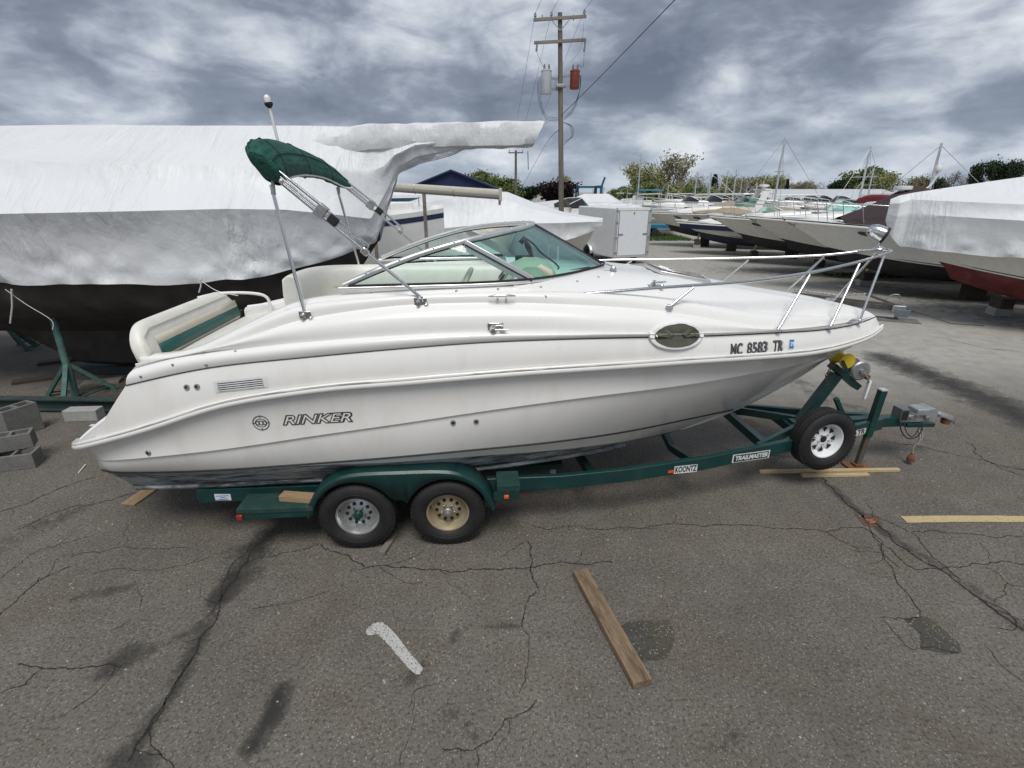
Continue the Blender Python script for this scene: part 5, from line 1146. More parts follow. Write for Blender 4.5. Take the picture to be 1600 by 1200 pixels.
    if arch:
        x = -.14*L; z0 = zs_at(x); mb = MB()
        for sg in (1, -1): mb.prism([(x+.55, sg*B*.42, z0+.1),(x+.05, sg*B*.42, z0+.1),(x-.35, sg*B*.36, z0+1.35),(x-.05, sg*B*.36, z0+1.35)], (0,0,0), (0,.10*-sg,0))
        mb.box((x-.2,0,z0+1.33), (.34,B*.74,.10)); mb.build('radar_arch', deck_w, t, bevel=.02)
        MB().lathe((x-.2,0,z0+1.38), (0,0,1), [(.10,0),(.10,.08),(.26,.10),(.28,.14),(.26,.22),(.1,.24),(0,.24)], 20).build('radar_dome', deck_w, t, 50)
    t['_zs'] = 0; del t['_zs']
    return t, zs_at, b_at, sheer
YW = R(180-14)
def P(px, py, Yd):
    p = aty(px, py, Yd); return (p.x, p.y), p.z
rowboats = []
(bx, zb) = P(1227,344,17.6); B_, zsB, bB, shB = motor_boat('motor_cruiser', 'big white cruiser under a burgundy canvas cover, black bottom and arched search light pole', bx, YW, 10.5, 3.4, .45, zb, 1.85, 'cruisers laid up along the far side of the lot', hull_w, antif, ports=2, number='MC 6842 BF')
(bx, zb) = P(1169,339,21.3); C_, zsC, bC, shC = motor_boat('motor_cruiser', 'cream cruiser with a folded red bimini and teal windscreen, black bottom', bx, YW, 9.8, 3.2, .45, zb, 1.85, 'cruisers laid up along the far side of the lot', hull_c, antif, ports=3, number='MC 2184 KS'[:0] or None)
(bx, zb) = P(1109,338,25.0); D_, zsD, bD, shD = motor_boat('motor_cruiser', 'plain cream cruiser between the navy-striped boat and the one with a red bimini', bx, YW, 9.6, 3.2, .45, zb, 1.8, 'cruisers laid up along the far side of the lot', hull_c, antif, ports=3)
(bx, zb) = P(1058,347,28.6); E_, zsE, bE, shE = motor_boat('motor_boat', 'smaller white motor boat with a broad navy stripe along its bow', bx, YW, 7.6, 2.6, .45, zb, 1.45, 'cruisers laid up along the far side of the lot', hull_c, blue_b, ports=0, stripe=navy, rail=False)
(bx, zb) = P(1005,332,33.0); F_, zsF, bF, shF = motor_boat('motor_cruiser', 'cream cruiser with a tan cockpit cover and white radar arch, last in the row', bx, YW, 10.0, 3.3, .45, zb, 1.9, 'cruisers laid up along the far side of the lot', hull_c, antif, ports=3, arch=True)
burg = mat('burgundy_canvas', (.045,.028,.032), .9, var=.2, bump=.2, bscale=9)
tan = mat('tan_canvas', (.33,.27,.19), .9, var=.1, bump=.2, bscale=8)
redc = mat('red_canvas', (.20,.018,.03), .85, var=.15, bump=.25, bscale=14)
def canvas_cover(t, zs_at, b_at, L, x0, x1, peak_x, peak_h, m, name='canvas_cover'):
    rows = []
    for i, x in enumerate(np.linspace(x0, x1, 18)):
        w = b_at(x)*.93; z0 = zs_at(x)+.08; h = peak_h*(1-abs((x-peak_x)/((x1-peak_x) if x > peak_x else (peak_x-x0)))**.9)+.12
        rows.append([(x, -w*k, z0+h*(1-abs(k)**1.5)+(.02*math.sin(9*x+5*k))) for k in np.linspace(-1, 1, 13)])
    return MB().loft(rows, False).build(name, m, t, 40)
canvas_cover(B_, zsB, bB, 10.5, -5.0, 3.7, 1.9, 1.08, burg)
canvas_cover(F_, zsF, bF, 10, -4.8, 2.2, .2, .55, tan)
# search light pole and radar on the burgundy cruiser
z = zsB(1.9)+1.12; MB().tube(smooth_path([(1.9,0,z-.2),(1.75,0,z+.0),(1.5,0,z+.03),(1.35,0,z+.2),(1.3,0,z+.50)], 5), .03, 8).build('light_mast', deck_w, B_, 60)
MB().lathe((1.3,0,z+.50), (0,0,1), [(.07,0),(.09,.04),(.09,.13),(.06,.19),(0,.2)], 14).build('mast_lamp', lamp_glass, B_, 50)
MB().lathe((2.1,0,z-.06), (0,0,1), [(.1,-.1),(.1,.05),(.24,.06),(.25,.1),(.24,.17),(0,.18)], 20).build('radar_dome', deck_w, B_, 50)
# folded red bimini on the second cruiser
mb = MB(); z = zsC(.6)-.75; mb.tube(smooth_path([(.7,-1.2,z+1.55),(.6,-.6,z+1.66),(.5,0,z+1.68),(.4,.6,z+1.66),(.2,1.2,z+1.58)], 5), .13, 10); mb.build('folded_bimini', redc, C_, 60)
for sg in (1,-1):
    MB().cyl((1.3,1.3*sg,z+.75), (.5,1.15*sg,z+1.5), .016, .016, 6).build('bimini_pole', chrome, C_, 60); MB().cyl((-.5,1.3*sg,z+.75), (.4,1.15*sg,z+1.5), .016, .016, 6).build('bimini_pole', chrome, C_, 60)
MB().box((.3,.9,z+1.55), (.3,.25,.5)).build('cover_bundle', white, C_, bevel=.08)
# wrapped cruiser with red bottom at the right-hand end of the row
(bx, zb) = P(1394,335,13.6)
hb = Vector((bx[0]+.25, bx[1]-.08)); A_, zsA, bA, shA = motor_boat('wrapped_cruiser', 'cream cruiser with red bottom and white shrink wrap, heading the row of boats', hb, R(180-22), 10.5, 3.6, .42, 2.40, 2.10, None, hull_c, red_b, cabin=False, ports=0, rail=False, screen=False, wlf=(.14,.16), boot=True, rake=.11)
stA = []
for x in np.linspace(-5.2, 5.2, 22):
    b = bA(x)+.07; u = (x+5.2)/10.4; z0 = zsA(x); lip = .56
    top = 3.95-.85*max(0, (u-.45)/.55)**1.2
    stA.append((x, [(b*.985, z0-lip), (b+.04, z0+.22), (b*.86, z0+.55), (0, max(top, z0+.62))]))
stA.append((5.45, [(.14,2.12),(.22,2.55),(.20,2.86),(0,3.04)])); stA.append((5.62, [(.02,2.45),(.03,2.6),(.03,2.85),(0,2.95)]))
MB().loft(film(stA, 300, 12, .012, .06, 12, .04, .03), True).build('shrink_wrap', wrap, A_, 28)
MB().cyl((-1.2,1.0,3.5), (-2.0,1.1,5.0), .012, .006, 6).build('whip_aerial', white, A_, 60)
# block stacks and wooden props under the row
def prop(px, py, boat_label, side=1):
    g = gnd(px, py); rz = YW+R(90)
    o = solid_block('cement_block', f'pale cement block under the {boat_label}', (g.x, g.y, 0), rz, concl, (.40,.40,.20), group='blocks under the laid-up cruisers')
    o = solid_block('timber_block', f'dark timber block stacked on cement under the {boat_label}', (g.x+.02, g.y+.02, .201), rz, wood_dark, (.5,.30,.28), 'timber block', 'blocks under the laid-up cruisers')
    a = Vector((g.x, g.y, .482)); b = a+Vector((.22, .18, .50)); mb = MB(); mb.beam((0,0,0), b-a, .09, .09); o = mb.build('wood_prop', wood_new, bevel=.004); o.location = a; tag(o, f'short wooden prop leaning up to the {boat_label}', 'wood prop', 'props under the laid-up cruisers')
for (px, py, lab) in ((1559,492,'wrapped cruiser with red bottom'), (1349,446,'burgundy-covered cruiser'), (1277,424,'cruiser with the folded red bimini'), (1176,408,'plain cream cruiser'), (1088,387,'tan-covered cruiser')): prop(px, py, lab)
for (px, py, lab) in ((1530,470,'wrapped cruiser with red bottom'), (1455,430,'burgundy-covered cruiser'), (1240,405,'cruiser with the folded red bimini'), (1145,393,'plain cream cruiser'), (1103,385,'tan-covered cruiser')):
    g = gnd(px, py); solid_block('block_stack', f'dark keel block stack further under the {lab}', (g.x, g.y+.3, 0), YW, wood_dark, (.5,.45,.62), 'block stack', 'keel blocks under the laid-up cruisers')
# grass strip behind the row
def grass(name, x0, x1, y0, y1, n, seed, h=.10):
    r = random.Random(seed); mb = MB()
    for i in range(n):
        x, y = r.uniform(x0, x1), r.uniform(y0, y1); a_ = r.uniform(0, 6.28); hh = h*r.uniform(.5, 1.4); dx, dy = .03*math.cos(a_), .03*math.sin(a_)
        mb.add([(x-dx, y-dy, 0), (x+dx, y+dy, 0), (x+dy*2*r.uniform(-1,1), y+dx*2*r.uniform(-1,1), hh)], [(0,1,2)])
    return tag(mb.build(name, mat('grass_blade', (.055,.10,.02), .8, var=.4, scale=3), smooth=0), 'ragged green grass along the edge of the far lot', 'grass', kind='stuff')
grass('grass', 12.5, 24, 20, 21.2, 3500, 3, .07); grass('grass_verge', 7.0, 12.5, 36, 42, 5000, 4, .14)
bpy.data.objects['grass']['label'] = 'ragged green grass strip behind the burgundy-covered cruiser'
bpy.data.objects['grass_verge']['label'] = 'green grass patch beyond the tan-covered cruiser'
# ------------------------------------------------------------------ middle distance: wrapped runabout, cargo trailer, second yacht, spar, blue shed
c0 = aty(940,345,20.0); RB = thing('wrapped_runabout', 'white shrink-wrapped motor boat with a peaked cover, between the yacht and the cargo trailer', 'boat', (c0.x-3.7, 20.0, 0), R(-4))
stR = [(-4.2,[(.95,1.75),(1.05,1.95),(.5,2.2),(0,2.30)]), (-3.6,[(1.25,.95),(1.32,1.9),(.9,2.5),(0,2.75)]), (-2.2,[(1.3,.95),(1.36,1.9),(.9,2.85),(0,3.15)]), (-1.2,[(1.3,1.0),(1.36,2.0),(.8,2.95),(0,3.20)]), (.2,[(1.28,1.05),(1.34,2.05),(.75,2.85),(0,3.12)]),
       (1.2,[(1.2,1.2),(1.26,2.1),(.7,2.55),(0,2.75)]), (2.2,[(.95,1.45),(1.05,2.1),(.6,2.35),(0,2.45)]), (3.1,[(.5,1.7),(.62,2.12),(.35,2.25),(0,2.30)]), (3.7,[(.05,1.95),(.08,2.1),(.06,2.18),(0,2.22)])]
MB().loft(film(stR, 160, 9, .018, .05, 21, .05, .02), True).build('shrink_wrap', wrap, RB, 28)
X_ = np.linspace(-3.7, 3.5, 30); s_ = (X_+3.7)/7.2; bb = 1.22*(1-np.clip((s_-.4)/.6, 0, 1)**2.2)
MB().loft([[(x, -b, 1.75+.2*s) for x, b, s in zip(X_, bb, s_)], [(x-.25*s, -b*.85, .95+.5*s**3) for x, b, s in zip(X_, bb, s_)], [(x-.5*s, 0, .55+.55*s**3) for x, s in zip(X_, s_)]]).mirror().build('hull', hull_c, RB, 30, merge=True)
for x in (-2.2, 1.0):
    for sg in (1, -1):
        MB().box((x, .7*sg, .4), (.25,.25,.8)).build('support_post', wood_dark, RB)
# outboard cowling wrapped at its stern
MB().ellipsoid((-4.25,0,1.85), (.45,.42,.38)).build('wrapped_engine', wrap2, RB, 60)

g = gnd(984,413); CT = thing('cargo_trailer', 'white enclosed box trailer with closed rear doors', 'trailer', (g.x, g.y, 0), R(20))
W_, Hh, Lh = 1.85, 2.15, 3.6
MB().box((0, Lh/2, .32+Hh/2), (W_, Lh, Hh)).build('box', white, CT, bevel=.05, seg=3)
for sg in (1,-1): MB().box((sg*(W_/2-.05), -.015, .32+Hh/2), (.10,.05,Hh)).build('door_post', alu, CT, bevel=.008)
MB().box((0,-.015,.32+Hh-.06), (W_-.2,.05,.12)).build('door_header', white, CT, bevel=.008); MB().box((0,-.015,.36), (W_-.2,.05,.09)).build('door_sill', alu, CT, bevel=.008)
MB().box((0,-.025,.32+Hh/2-.02), (W_-.24,.03,Hh-.24)).build('rear_door', mat('door_white',(.74,.76,.79),.35,var=.03), CT, bevel=.006)
for sg in (1,-1):
    MB().cyl((sg*(W_/2-.17),-.06,.42), (sg*(W_/2-.17),-.06,.32+Hh-.12), .016, .016, 8).build('lock_bar', galv, CT, 50)
    MB().box((sg*(W_/2-.28),-.065,1.35), (.26,.02,.04)).build('door_handle', galv, CT)
    for zz in (.55,1.2,1.85,2.35): MB().box((sg*(W_/2-.07),-.05,zz), (.12,.03,.07)).build('hinge', galv, CT, bevel=.006)
    mb = MB(); mb.lathe((sg*(W_/2+.06), 2.2, .34), (sg,0,0), [(0,.0),(.18,.01),(.19,.08),(.33,.09),(.34,.0),(.34,-.1),(.2,-.11)], 24); mb.build('wheel', tyre_m, CT, 35)
    mb = MB(); mb.lathe((sg*(W_/2-.55), .35, .17), (sg,0,0), [(0,.10),(.16,.09),(.17,.0),(.16,-.09),(0,-.1)], 16); mb.build('rear_caster', black, CT, 35)
    MB().loft([[(sg*(W_/2+dx), 2.2+.45*math.cos(a_), .36+.42*math.sin(a_)) for a_ in np.linspace(0, math.pi, 9)] for dx in (-.02,.22)]).build('mudguard', alu, CT, 30, solid=.01)
MB().lathe((.0,-.045,2.25), (0,-1,0), [(.03,0),(.03,.03),(0,.03)], 10).build('door_lamp', redl, CT, 40)

# second sailing yacht, stern quarter towards the camera, with its mast lying along the deck
Y2 = thing('sailing_yacht', 'white sailing yacht with navy stripe, seen beyond the bow of the big wrapped yacht', 'boat', (-5.75, 13.4, 0), R(24))
X_ = np.linspace(-3.9, 4.2, 40); s_ = (X_+3.9)/8.1; bb = 1.35*(1-np.abs((s_-.42)/.58)**2.4)*np.where(s_ < .42, .75+.25*(s_/.42), 1); zt = 2.35+.35*s_**2; kk = np.interp(s_, [0,.3,.35,.6,.66,1], [1.3,1.0,.3,.3,1.0,2.3])
rows = [[(x, -b, z) for x, b, z in zip(X_, bb, zt)], [(x, -b*1.0, z*.70+.3) for x, b, z in zip(X_, bb, zt)], [(x, -b*.8, 1.35) for x, b in zip(X_, bb)]]
hy = MB().loft([[tuple(p) for p in r_] for r_ in rows]).mirror().build('hull', deck_w, Y2, 40, merge=True)
MB().loft([[(x, -b*.8, 1.35) for x, b in zip(X_, bb)], [(x, -min(.3, b*.4), min(1.05, k+.8)) for x, b, k in zip(X_, bb, kk)], [(x, 0, k) for x, k in zip(X_, kk)]]).mirror().build('bottom', blue_b, Y2, 40, merge=True)
MB().loft([[(x, -b*1.005-.006, z-.12) for x, b, z in zip(X_, bb, zt)], [(x, -b*1.005-.006, z-.25) for x, b, z in zip(X_, bb, zt)]]).mirror().build('sheer_stripe', navy, Y2, 40)
MB().loft([[(x, -b, z) for x, b, z in zip(X_, bb, zt)], [(x, 0, z+.10) for x, z in zip(X_, zt)]]).mirror().build('deck', deck_w, Y2, 40, merge=True)
MB().prism([(-1.2,-.7,2.5),(2.4,-.5,2.6),(2.0,-.45,2.85),(-1.1,-.6,2.95)], (0,0,0), (0,1.2,0)).build('coach_roof', deck_w, Y2, bevel=.08, seg=3)
MB().loft([[(-3.9,-1.0*k,2.36) for k in (1,.5,0,-.5,-1)], [(-3.75,-.75*k,1.35) for k in (1,.5,0,-.5,-1)]]).build('transom', deck_w, Y2, 20)
for (x, y) in ((-3.7,-.85),(-3.7,.85),(-2.7,-1.15),(-2.7,1.15),(3.6,-.35),(3.6,.35),(1.2,-1.25),(-.8,-1.3)): MB().cyl((x,y,2.35), (x,y,3.0), .016, .016, 8).build('stanchion', chrome, Y2, 50)
MB().tube([(-2.7,-1.15,2.98),(-3.7,-.88,2.98),(-3.75,.88,2.98),(-2.7,1.15,2.98)], .016, 6).build('pushpit', chrome, Y2, 60)
MB().box((3.0,0,2.75),(.6,.4,.25)).build('bow_locker', white, Y2, bevel=.04)
a_, b_ = aty(622,293,12.6), aty(782,304,11.6)
SP = thing('mast_spar', 'long cream aluminium mast lying level above the deck of the second yacht', 'spar', ((a_.x+b_.x)/2, (a_.y+b_.y)/2, 0))
o_ = Vector(SP.location); a_ -= o_; b_ -= o_; d_ = (b_-a_).normalized(); a_ = a_-d_*3.0; sp_m = mat('spar_cream', (.58,.55,.46), .4, .2, var=.05)
mb = MB(); M_ = Matrix((d_, d_.cross(Vector((0,0,1))).normalized(), Vector((0,0,1)))).transposed()
mb.loft([[a_+(b_-a_)*t+M_@Vector((0, .06*math.cos(q), .105*math.sin(q))) for t in (0,1)] for q in np.linspace(0, 2*math.pi, 15)]); mb.build('spar', sp_m, SP, 50)
MB().box(b_, (.06,.16,.26)).build('spar_cap', sp_m, SP, bevel=.01); MB().box(b_+Vector((-.02,0,-.14)), (.05,.04,.14)).build('spar_fitting', galv, SP)
for t in (.35,.62,.8): MB().tube([a_.lerp(b_, t)+M_@Vector((0,.062*math.cos(q),.108*math.sin(q))) for q in np.linspace(0, 2*math.pi, 13)[:-1]], .010, 5, closed=True).build('lashing', galv, SP, 60)
for t in (.40,.66):
    p_ = a_.lerp(b_, t); MB().box((p_.x, p_.y, (p_.z-.1)/2), (.07,.07,p_.z-.1)).build('trestle_post', wood_grey, SP); MB().box((p_.x, p_.y, .03), (.7,.5,.06)).build('trestle_foot', wood_grey, SP)
# teal yacht with yellow stripe beyond
c_ = aty(675,322,21.5); T2 = thing('teal_yacht', 'dark teal sailing yacht with a yellow bilge panel beyond the mast spar', 'boat', (c_.x-1.2, 21.5, 0), R(8))
teal_p = mat('teal_paint', (.015,.07,.095), .3, var=.1, coat=.3); yel = mat('yellow_paint', (.62,.47,.05), .45, var=.08)
X_ = np.linspace(-3.5, 2.6, 24); s_ = (X_+3.5)/6.1; bb = 1.2*(1-np.clip((s_-.5)/.5, 0, 1)**2)
MB().loft([[(x, -b, 2.85+.1*s) for x, b, s in zip(X_, bb, s_)], [(x, -b*.97, 2.05) for x, b in zip(X_, bb)]]).mirror().build('hull', teal_p, T2, 40, merge=True)
MB().loft([[(x, -b*.97, 2.05) for x, b in zip(X_, bb)], [(x, -b*.6, 1.5) for x, b in zip(X_, bb)], [(x, 0, 1.1) for x in X_]]).mirror().build('bottom', antif, T2, 40, merge=True)
MB().box((-.1,-1.22,2.25), (1.5,.05,.75)).build('yellow_panel', yel, T2, bevel=.03)
MB().loft([[(x, -b, 2.85+.1*s) for x, b, s in zip(X_, bb, s_)], [(x, 0, 2.95+.1*s) for x, s in zip(X_, s_)]]).mirror().build('deck', deck_w, T2, 40, merge=True)
MB().box((0,0,.6), (1.6,.2,1.2)).build('keel', antif, T2)
flat_text('Audemus', (.95,-1.10,2.55), (1,.18,0), (0,0,1), .30, plate_w, T2, 'name_lettering', .25)
# wrapped boats behind
def wrapped_small(label, px, py, Yd, L, yaw, h, z0, group='small wrapped boats in the far yard'):
    c_ = aty(px, py, Yd); t = thing('wrapped_boat', label, 'boat', (c_.x, Yd, 0), yaw, group)
    st = [(-L*.5,[(.9,z0),(1.0,z0+.5),(.6,z0+.8),(0,z0+.9)]), (-L*.2,[(1.2,z0-.1),(1.3,z0+.7),(.8,z0+h*.8),(0,z0+h)]), (L*.1,[(1.2,z0-.1),(1.3,z0+.7),(.7,z0+h*.8),(0,z0+h)]), (L*.3,[(.9,z0+.2),(1.0,z0+.7),(.6,z0+h*.5),(0,z0+h*.6)]), (L*.5,[(.05,z0+.5),(.08,z0+.7),(.05,z0+.75),(0,z0+.8)])]
    MB().loft(film(st, 50, 5, .03, .05, int(px), .05), True).build('shrink_wrap', wrap, t, 28)
    MB().loft([[(x, -1.1*(1-max(0, x/L*2)**2), z0+.3) for x in np.linspace(-L*.48, L*.46, 12)], [(x*.95, 0, .5+.5*max(0, x/L*2)**2) for x in np.linspace(-L*.48, L*.46, 12)]]).mirror().build('hull', hull_c, t, 30, merge=True)
    MB().box((0,0,.3), (1.5,.5,.5)).build('block', wood_dark, t)
wrapped_small('flat white wrapped boat low behind the cargo trailer, left of the peaked one', 905, 318, 34, 7.5, R(10), 1.15, 1.5)
wrapped_small('peaked white wrapped boat behind the cargo trailer', 938, 315, 38, 6.5, R(20), 1.6, 1.4)
wrapped_small('white wrapped boat in front of the blue shed', 665, 290, 30, 9, R(-12), 1.3, 2.1)
wrapped_small('grey-white wrapped boat low under the mast spar', 730, 300, 27, 6, R(15), 1.0, 1.6)
(bx, zb) = P(955,330,33); motor_boat('express_cruiser', 'older cream cruiser with dark cabin windows just behind the cargo trailer', (bx[0]+2.2, bx[1]), R(20), 8.5, 3.0, .6, 2.0, 1.8, None, hull_c, antif, ports=2, rail=True, simple=True)
# blue shed with a gable end
pk = aty(705,268,46); er = aty(795,303,46); ez = er.z; hw = er.x-pk.x
SH = thing('boat_shed', 'navy blue metal shed with a low gable beyond the wrapped boats', 'building', (pk.x, 46, 0), R(0))
shed_m = mat('shed_navy', (.012,.024,.085), .5, var=.12, bump=.1, bscale=5)
MB().prism([(-hw,0,0),(hw,0,0),(hw,0,ez),(0,0,pk.z),(-hw,0,ez)], (0,0,0), (0,16,0)).build('wall', shed_m, SH)
for sg in (1,-1): MB().prism([(0,-.3,pk.z+.02),(sg*(hw+.35),-.3,ez-.15),(sg*(hw+.35),-.3,ez-.03),(0,-.3,pk.z+.16)], (0,0,0), (0,16.6,0)).build('roof', mat('roof_navy', (.016,.03,.10), .45, var=.1), SH)
MB().box((0,-.03,1.6), (3.6,.08,3.2)).build('door', mat('door_navy', (.01,.018,.06), .5), SH)
for k in range(int(2*hw/.9)):
    x = -hw+.45+.9*k; zt_ = ez+(pk.z-ez)*(1-abs(x)/hw); MB().box((x,-.04,zt_/2), (.05,.05,zt_-.1)).build('wall_rib', shed_m, SH)
# long low shed with a pale roof
a_ = aty(1205,303,62); b_ = aty(1425,303,62)
LS = thing('storage_shed', 'long low navy shed with a pale metal roof behind the laid-up cruisers', 'building', ((a_.x+b_.x)/2, 62, 0)); hl = (b_.x-a_.x)/2
MB().box((0,5,1.15), (hl*2-.6,9,2.3)).build('wall', shed_m, LS)
for sg, y0 in ((1,-.3),(-1,10.3)): MB().prism([(-hl,y0,2.25),(-hl,5,3.35),(-hl,5,3.45),(-hl,y0,2.35)], (0,0,0), (2*hl,0,0)).build('roof', mat('pale_roof', (.55,.57,.58), .5, .1, var=.06), LS)
for k in range(7):
    x = -hl+hl*2*(k+.5)/7; MB().box((x,.45,1.1), (1.6,.08,1.9)).build('door', mat('shed_door', (.10,.12,.16), .5), LS)
# blue boat hoist
h_ = aty(920,300,75); HO = thing('boat_hoist', 'light blue steel boat hoist frame far down the yard', 'hoist', (h_.x, 75, 0)); hbm = mat('hoist_blue', (.02,.12,.22), .5, var=.1)
for x in (-1.7, 1.7):
    for y in (0, 5): MB().box((x, y, 1.85), (.35,.35,3.7)).build('leg', hbm, HO); 
    MB().box((x, 2.5, 3.8), (.35,5.4,.35)).build('side_beam', hbm, HO)
MB().box((0,5,3.8), (3.0,.30,.30)).build('cross_beam', hbm, HO)
MB().beam((1.6,0,3.5), (2.1,0,5.0), .25, .25).build('crane_arm', hbm, HO)
for x in (-1.2,1.2): MB().tube([(x,2.5,3.8),(x*.8,2.5,1.8)], .08, 6).build('sling', black, HO, 50)
# blue canopy boat and skiff trailer at the verge
c_ = aty(1012,362,40); SK = thing('skiff_trailer', 'low light blue flat trailer at the grass edge beyond the tan-covered cruiser', 'trailer', (c_.x, 40, 0), R(-10)); skb = mat('skiff_blue', (.02,.16,.26), .5)
MB().box((0,0,.75), (3.2,1.6,.28)).build('bed', skb, SK, bevel=.02); 
for x in (-.5,.5):
    for sg in (1,-1): MB().lathe((x,sg*.8,.3), (0,sg,0), [(0,.06),(.2,.06),(.3,.05),(.3,-.05),(0,-.06)], 16).build('wheel', black, SK, 40)
MB().beam((1.5,0,.65), (3.0,0,.5), .1, .1).build('tongue', skb, SK)
c_ = aty(1000,300,44); CN = thing('canopy_boat', 'white motor boat with a flat light blue canopy on four poles', 'boat', (c_.x, 44, 0), R(160))
MB().loft([[(x, -1.1*(1-max(0, x/3.2)**2.2), 1.9+.2*max(0, x/3.2)) for x in np.linspace(-3.2,3.2,14)], [(x*.93, -.9*(1-max(0, x/3.2)**2), 1.1+.3*max(0, x/3.2)**2) for x in np.linspace(-3.2,3.2,14)], [(x*.88, 0, .7+.5*max(0, x/3.2)**2) for x in np.linspace(-3.2,3.2,14)]]).mirror().build('hull', deck_w, CN, 30, merge=True)
MB().loft([[(x, -1.1*(1-max(0, x/3.2)**2.2), 1.88+.2*max(0, x/3.2)) for x in np.linspace(-3.2,3.2,14)], [(x, 0, 1.95+.2*max(0, x/3.2)) for x in np.linspace(-3.2,3.2,14)]]).mirror().build('deck', deck_w, CN, 30, merge=True)
MB().box((-.8,0,3.25), (2.0,1.8,.10)).build('canopy', mat('canopy_blue', (.05,.24,.36), .7), CN, bevel=.05)
for x in (-1.6,.1):
    for y in (-.8,.8): MB().cyl((x,y,1.9), (x,y,3.2), .03, .03, 6).build('canopy_pole', alu, CN, 50)
MB().box((.1,0,2.4), (.8,1.0,.9)).build('console', white, CN, bevel=.08); MB().box((0,0,.35), (1.5,.6,.7)).build('block', wood_dark, CN)
# trailer tongue with winch post and chain just beyond the bow of the cruiser
tg = gnd(1395,500); TT = thing('trailer_tongue', 'rusty steel trailer tongue with a chain and a grey plate, beyond the cruiser bow', 'trailer', (tg.x, tg.y, 0), R(-24)); ds = mat('old_steel', (.13,.125,.115), .6, .5, var=.3, scale=8, dirt=(.12,.07,.04), dirt_amt=.5)
MB().beam((-2.6,0,.42), (.15,0,.30), .10, .12).build('beam', ds, TT, bevel=.006); MB().beam((-2.4,.55,.42), (-.1,.08,.34), .05, .06).build('side_bar', ds, TT); MB().beam((-2.4,-.55,.62), (.1,-.05,.40), .035, .035).build('side_bar', ds, TT)
MB().beam((-1.4,.1,.80), (.5,.0,.22), .03, .03).build('brace_bar', ds, TT); MB().beam((-1.3,-.15,.83), (.5,.0,.24), .03, .03).build('brace_bar', ds, TT)
MB().box((.05,0,.30), (.30,.22,.20)).build('coupler', galv, TT, bevel=.02); MB().box((.12,-.18,.22), (.30,.02,.22), Matrix.Rotation(.4,3,'X')).build('plate', mat('plate_bluegrey', (.27,.31,.36), .45, .3), TT)
MB().tube(smooth_path([(-.35,0,.34),(-.2,-.03,.62),(-.02,-.03,.66),(.02,-.03,.55)], 5), .016, 6).build('handle_loop', galv, TT, 60)
MB().box((.10,0,.012), (.9,.55,.02)).build('base_sheet', conc, TT); MB().cyl((.05,0,.02),(.05,0,.25),.04,.04,10).build('jack_leg', ds, TT, 50)
MB().cyl((-2.4,0,.0),(-2.4,0,.42),.05,.05,10).build('support_leg', ds, TT, 50)
tag(chain([(-2.4,-.3,.66),(-1.9,-.25,.60),(-1.4,-.2,.56),(-1.0,-.18,.62),(-.75,-.15,.64)], TT, galv, .010, .075), kind='stuff')
MB().tube([(.5,0,.24),(1.2,.0,.03),(1.9,.1,.02)], .008, 5).build('cable', black, TT, 60)
# ------------------------------------------------------------------ utility poles and wires
Yp = 28.7; top = aty(875,20,Yp); bot = aty(879,330,Yp); bx_ = bot.x+.02
UP = thing('utility_pole', 'tall wooden utility pole with two cross arms and two transformers', 'utility pole', (bx_, Yp, 0)); lean = (top.x-bx_)
def onp(z): return Vector((lean*z/top.z, 0, z))
MB().tube([onp(z) for z in np.linspace(0, top.z, 8)], [.150-.045*k/7 for k in range(8)], 14).build('pole', pole_w, UP, 60)
arm_w = wood('arm_wood', (.16,.14,.12), (.30,.27,.235), .9, 2.)
za, zb_ = aty(875,30,Yp).z, aty(875,66,Yp).z
for z, tilt in ((za, .07), (zb_, .06)):
    c_ = onp(z)+Vector((-.02,-.16,0)); MB().beam(c_+Vector((-1.24,0,-tilt)), c_+Vector((1.24,0,tilt)), .10, .13).build('cross_arm', arm_w, UP, bevel=.008)
for sg in (1,-1): MB().beam(onp(za-.48)+Vector((.02*sg,-.13,0)), onp(za-.05)+Vector((.45*sg,-.20,0)), .012, .04).build('arm_brace', galv, UP)
ins_m = mat('insulator', (.20,.20,.21), .3, coat=.4)
ins = []
for x in (-1.18,-.42,1.12):
    p_ = onp(za)+Vector((x,-.16,.07+.06*x)); ins.append(p_+Vector((0,0,.20))); MB().lathe(p_, (0,0,1), [(.03,0),(.03,.05),(.07,.06),(.05,.10),(.065,.12),(.04,.17),(.045,.20),(0,.21)], 12).build('insulator', ins_m, UP, 50)
for x in (-.85,.62): MB().cyl(onp(za)+Vector((x,-.16,-.1)), onp(za)+Vector((x,-.16,.14)), .03, .025, 8).build('arm_pin', galv, UP, 50)
for x in (-1.12,1.16):
    p_ = onp(zb_)+Vector((x,-.22,-.02)); MB().tube([p_, p_+Vector((.0,0,-.18)), p_+Vector((-.02,0,-.40))], [.05,.04,.055], 8).build('fuse_cutout', ins_m, UP, 50)
def transformer(px, py, w, h, m, lab):
    c_ = aty(px, py, Yp-.1)-Vector((bx_, Yp, 0)); b_ = MB().lathe(c_, (0,0,1), [(0,-h/2),(w*.46,-h/2),(w*.5,-h/2+.04),(w*.5,h/2-.05),(w*.53,h/2-.04),(w*.53,h/2),(w*.3,h/2+.05),(0,h/2+.06)], 20).build('transformer', m, UP, 40); b_['label'] = lab
    for x in (-.1,.12): MB().lathe(c_+Vector((x,0,h/2)), (0,0,1), [(.04,0),(.06,.08),(.04,.14),(.055,.18),(.02,.28),(0,.28)], 10).build('bushing', ins_m, b_, 50)
    for z in (-.25,.2):
        s_ = 1 if c_.x < onp(c_.z).x else -1; MB().beam(c_+Vector((s_*w*.45,0,z)), onp(c_.z+z)+Vector((-s_*.12,0,-.05)), .06, .09).build('bracket', galv, b_)
    return c_
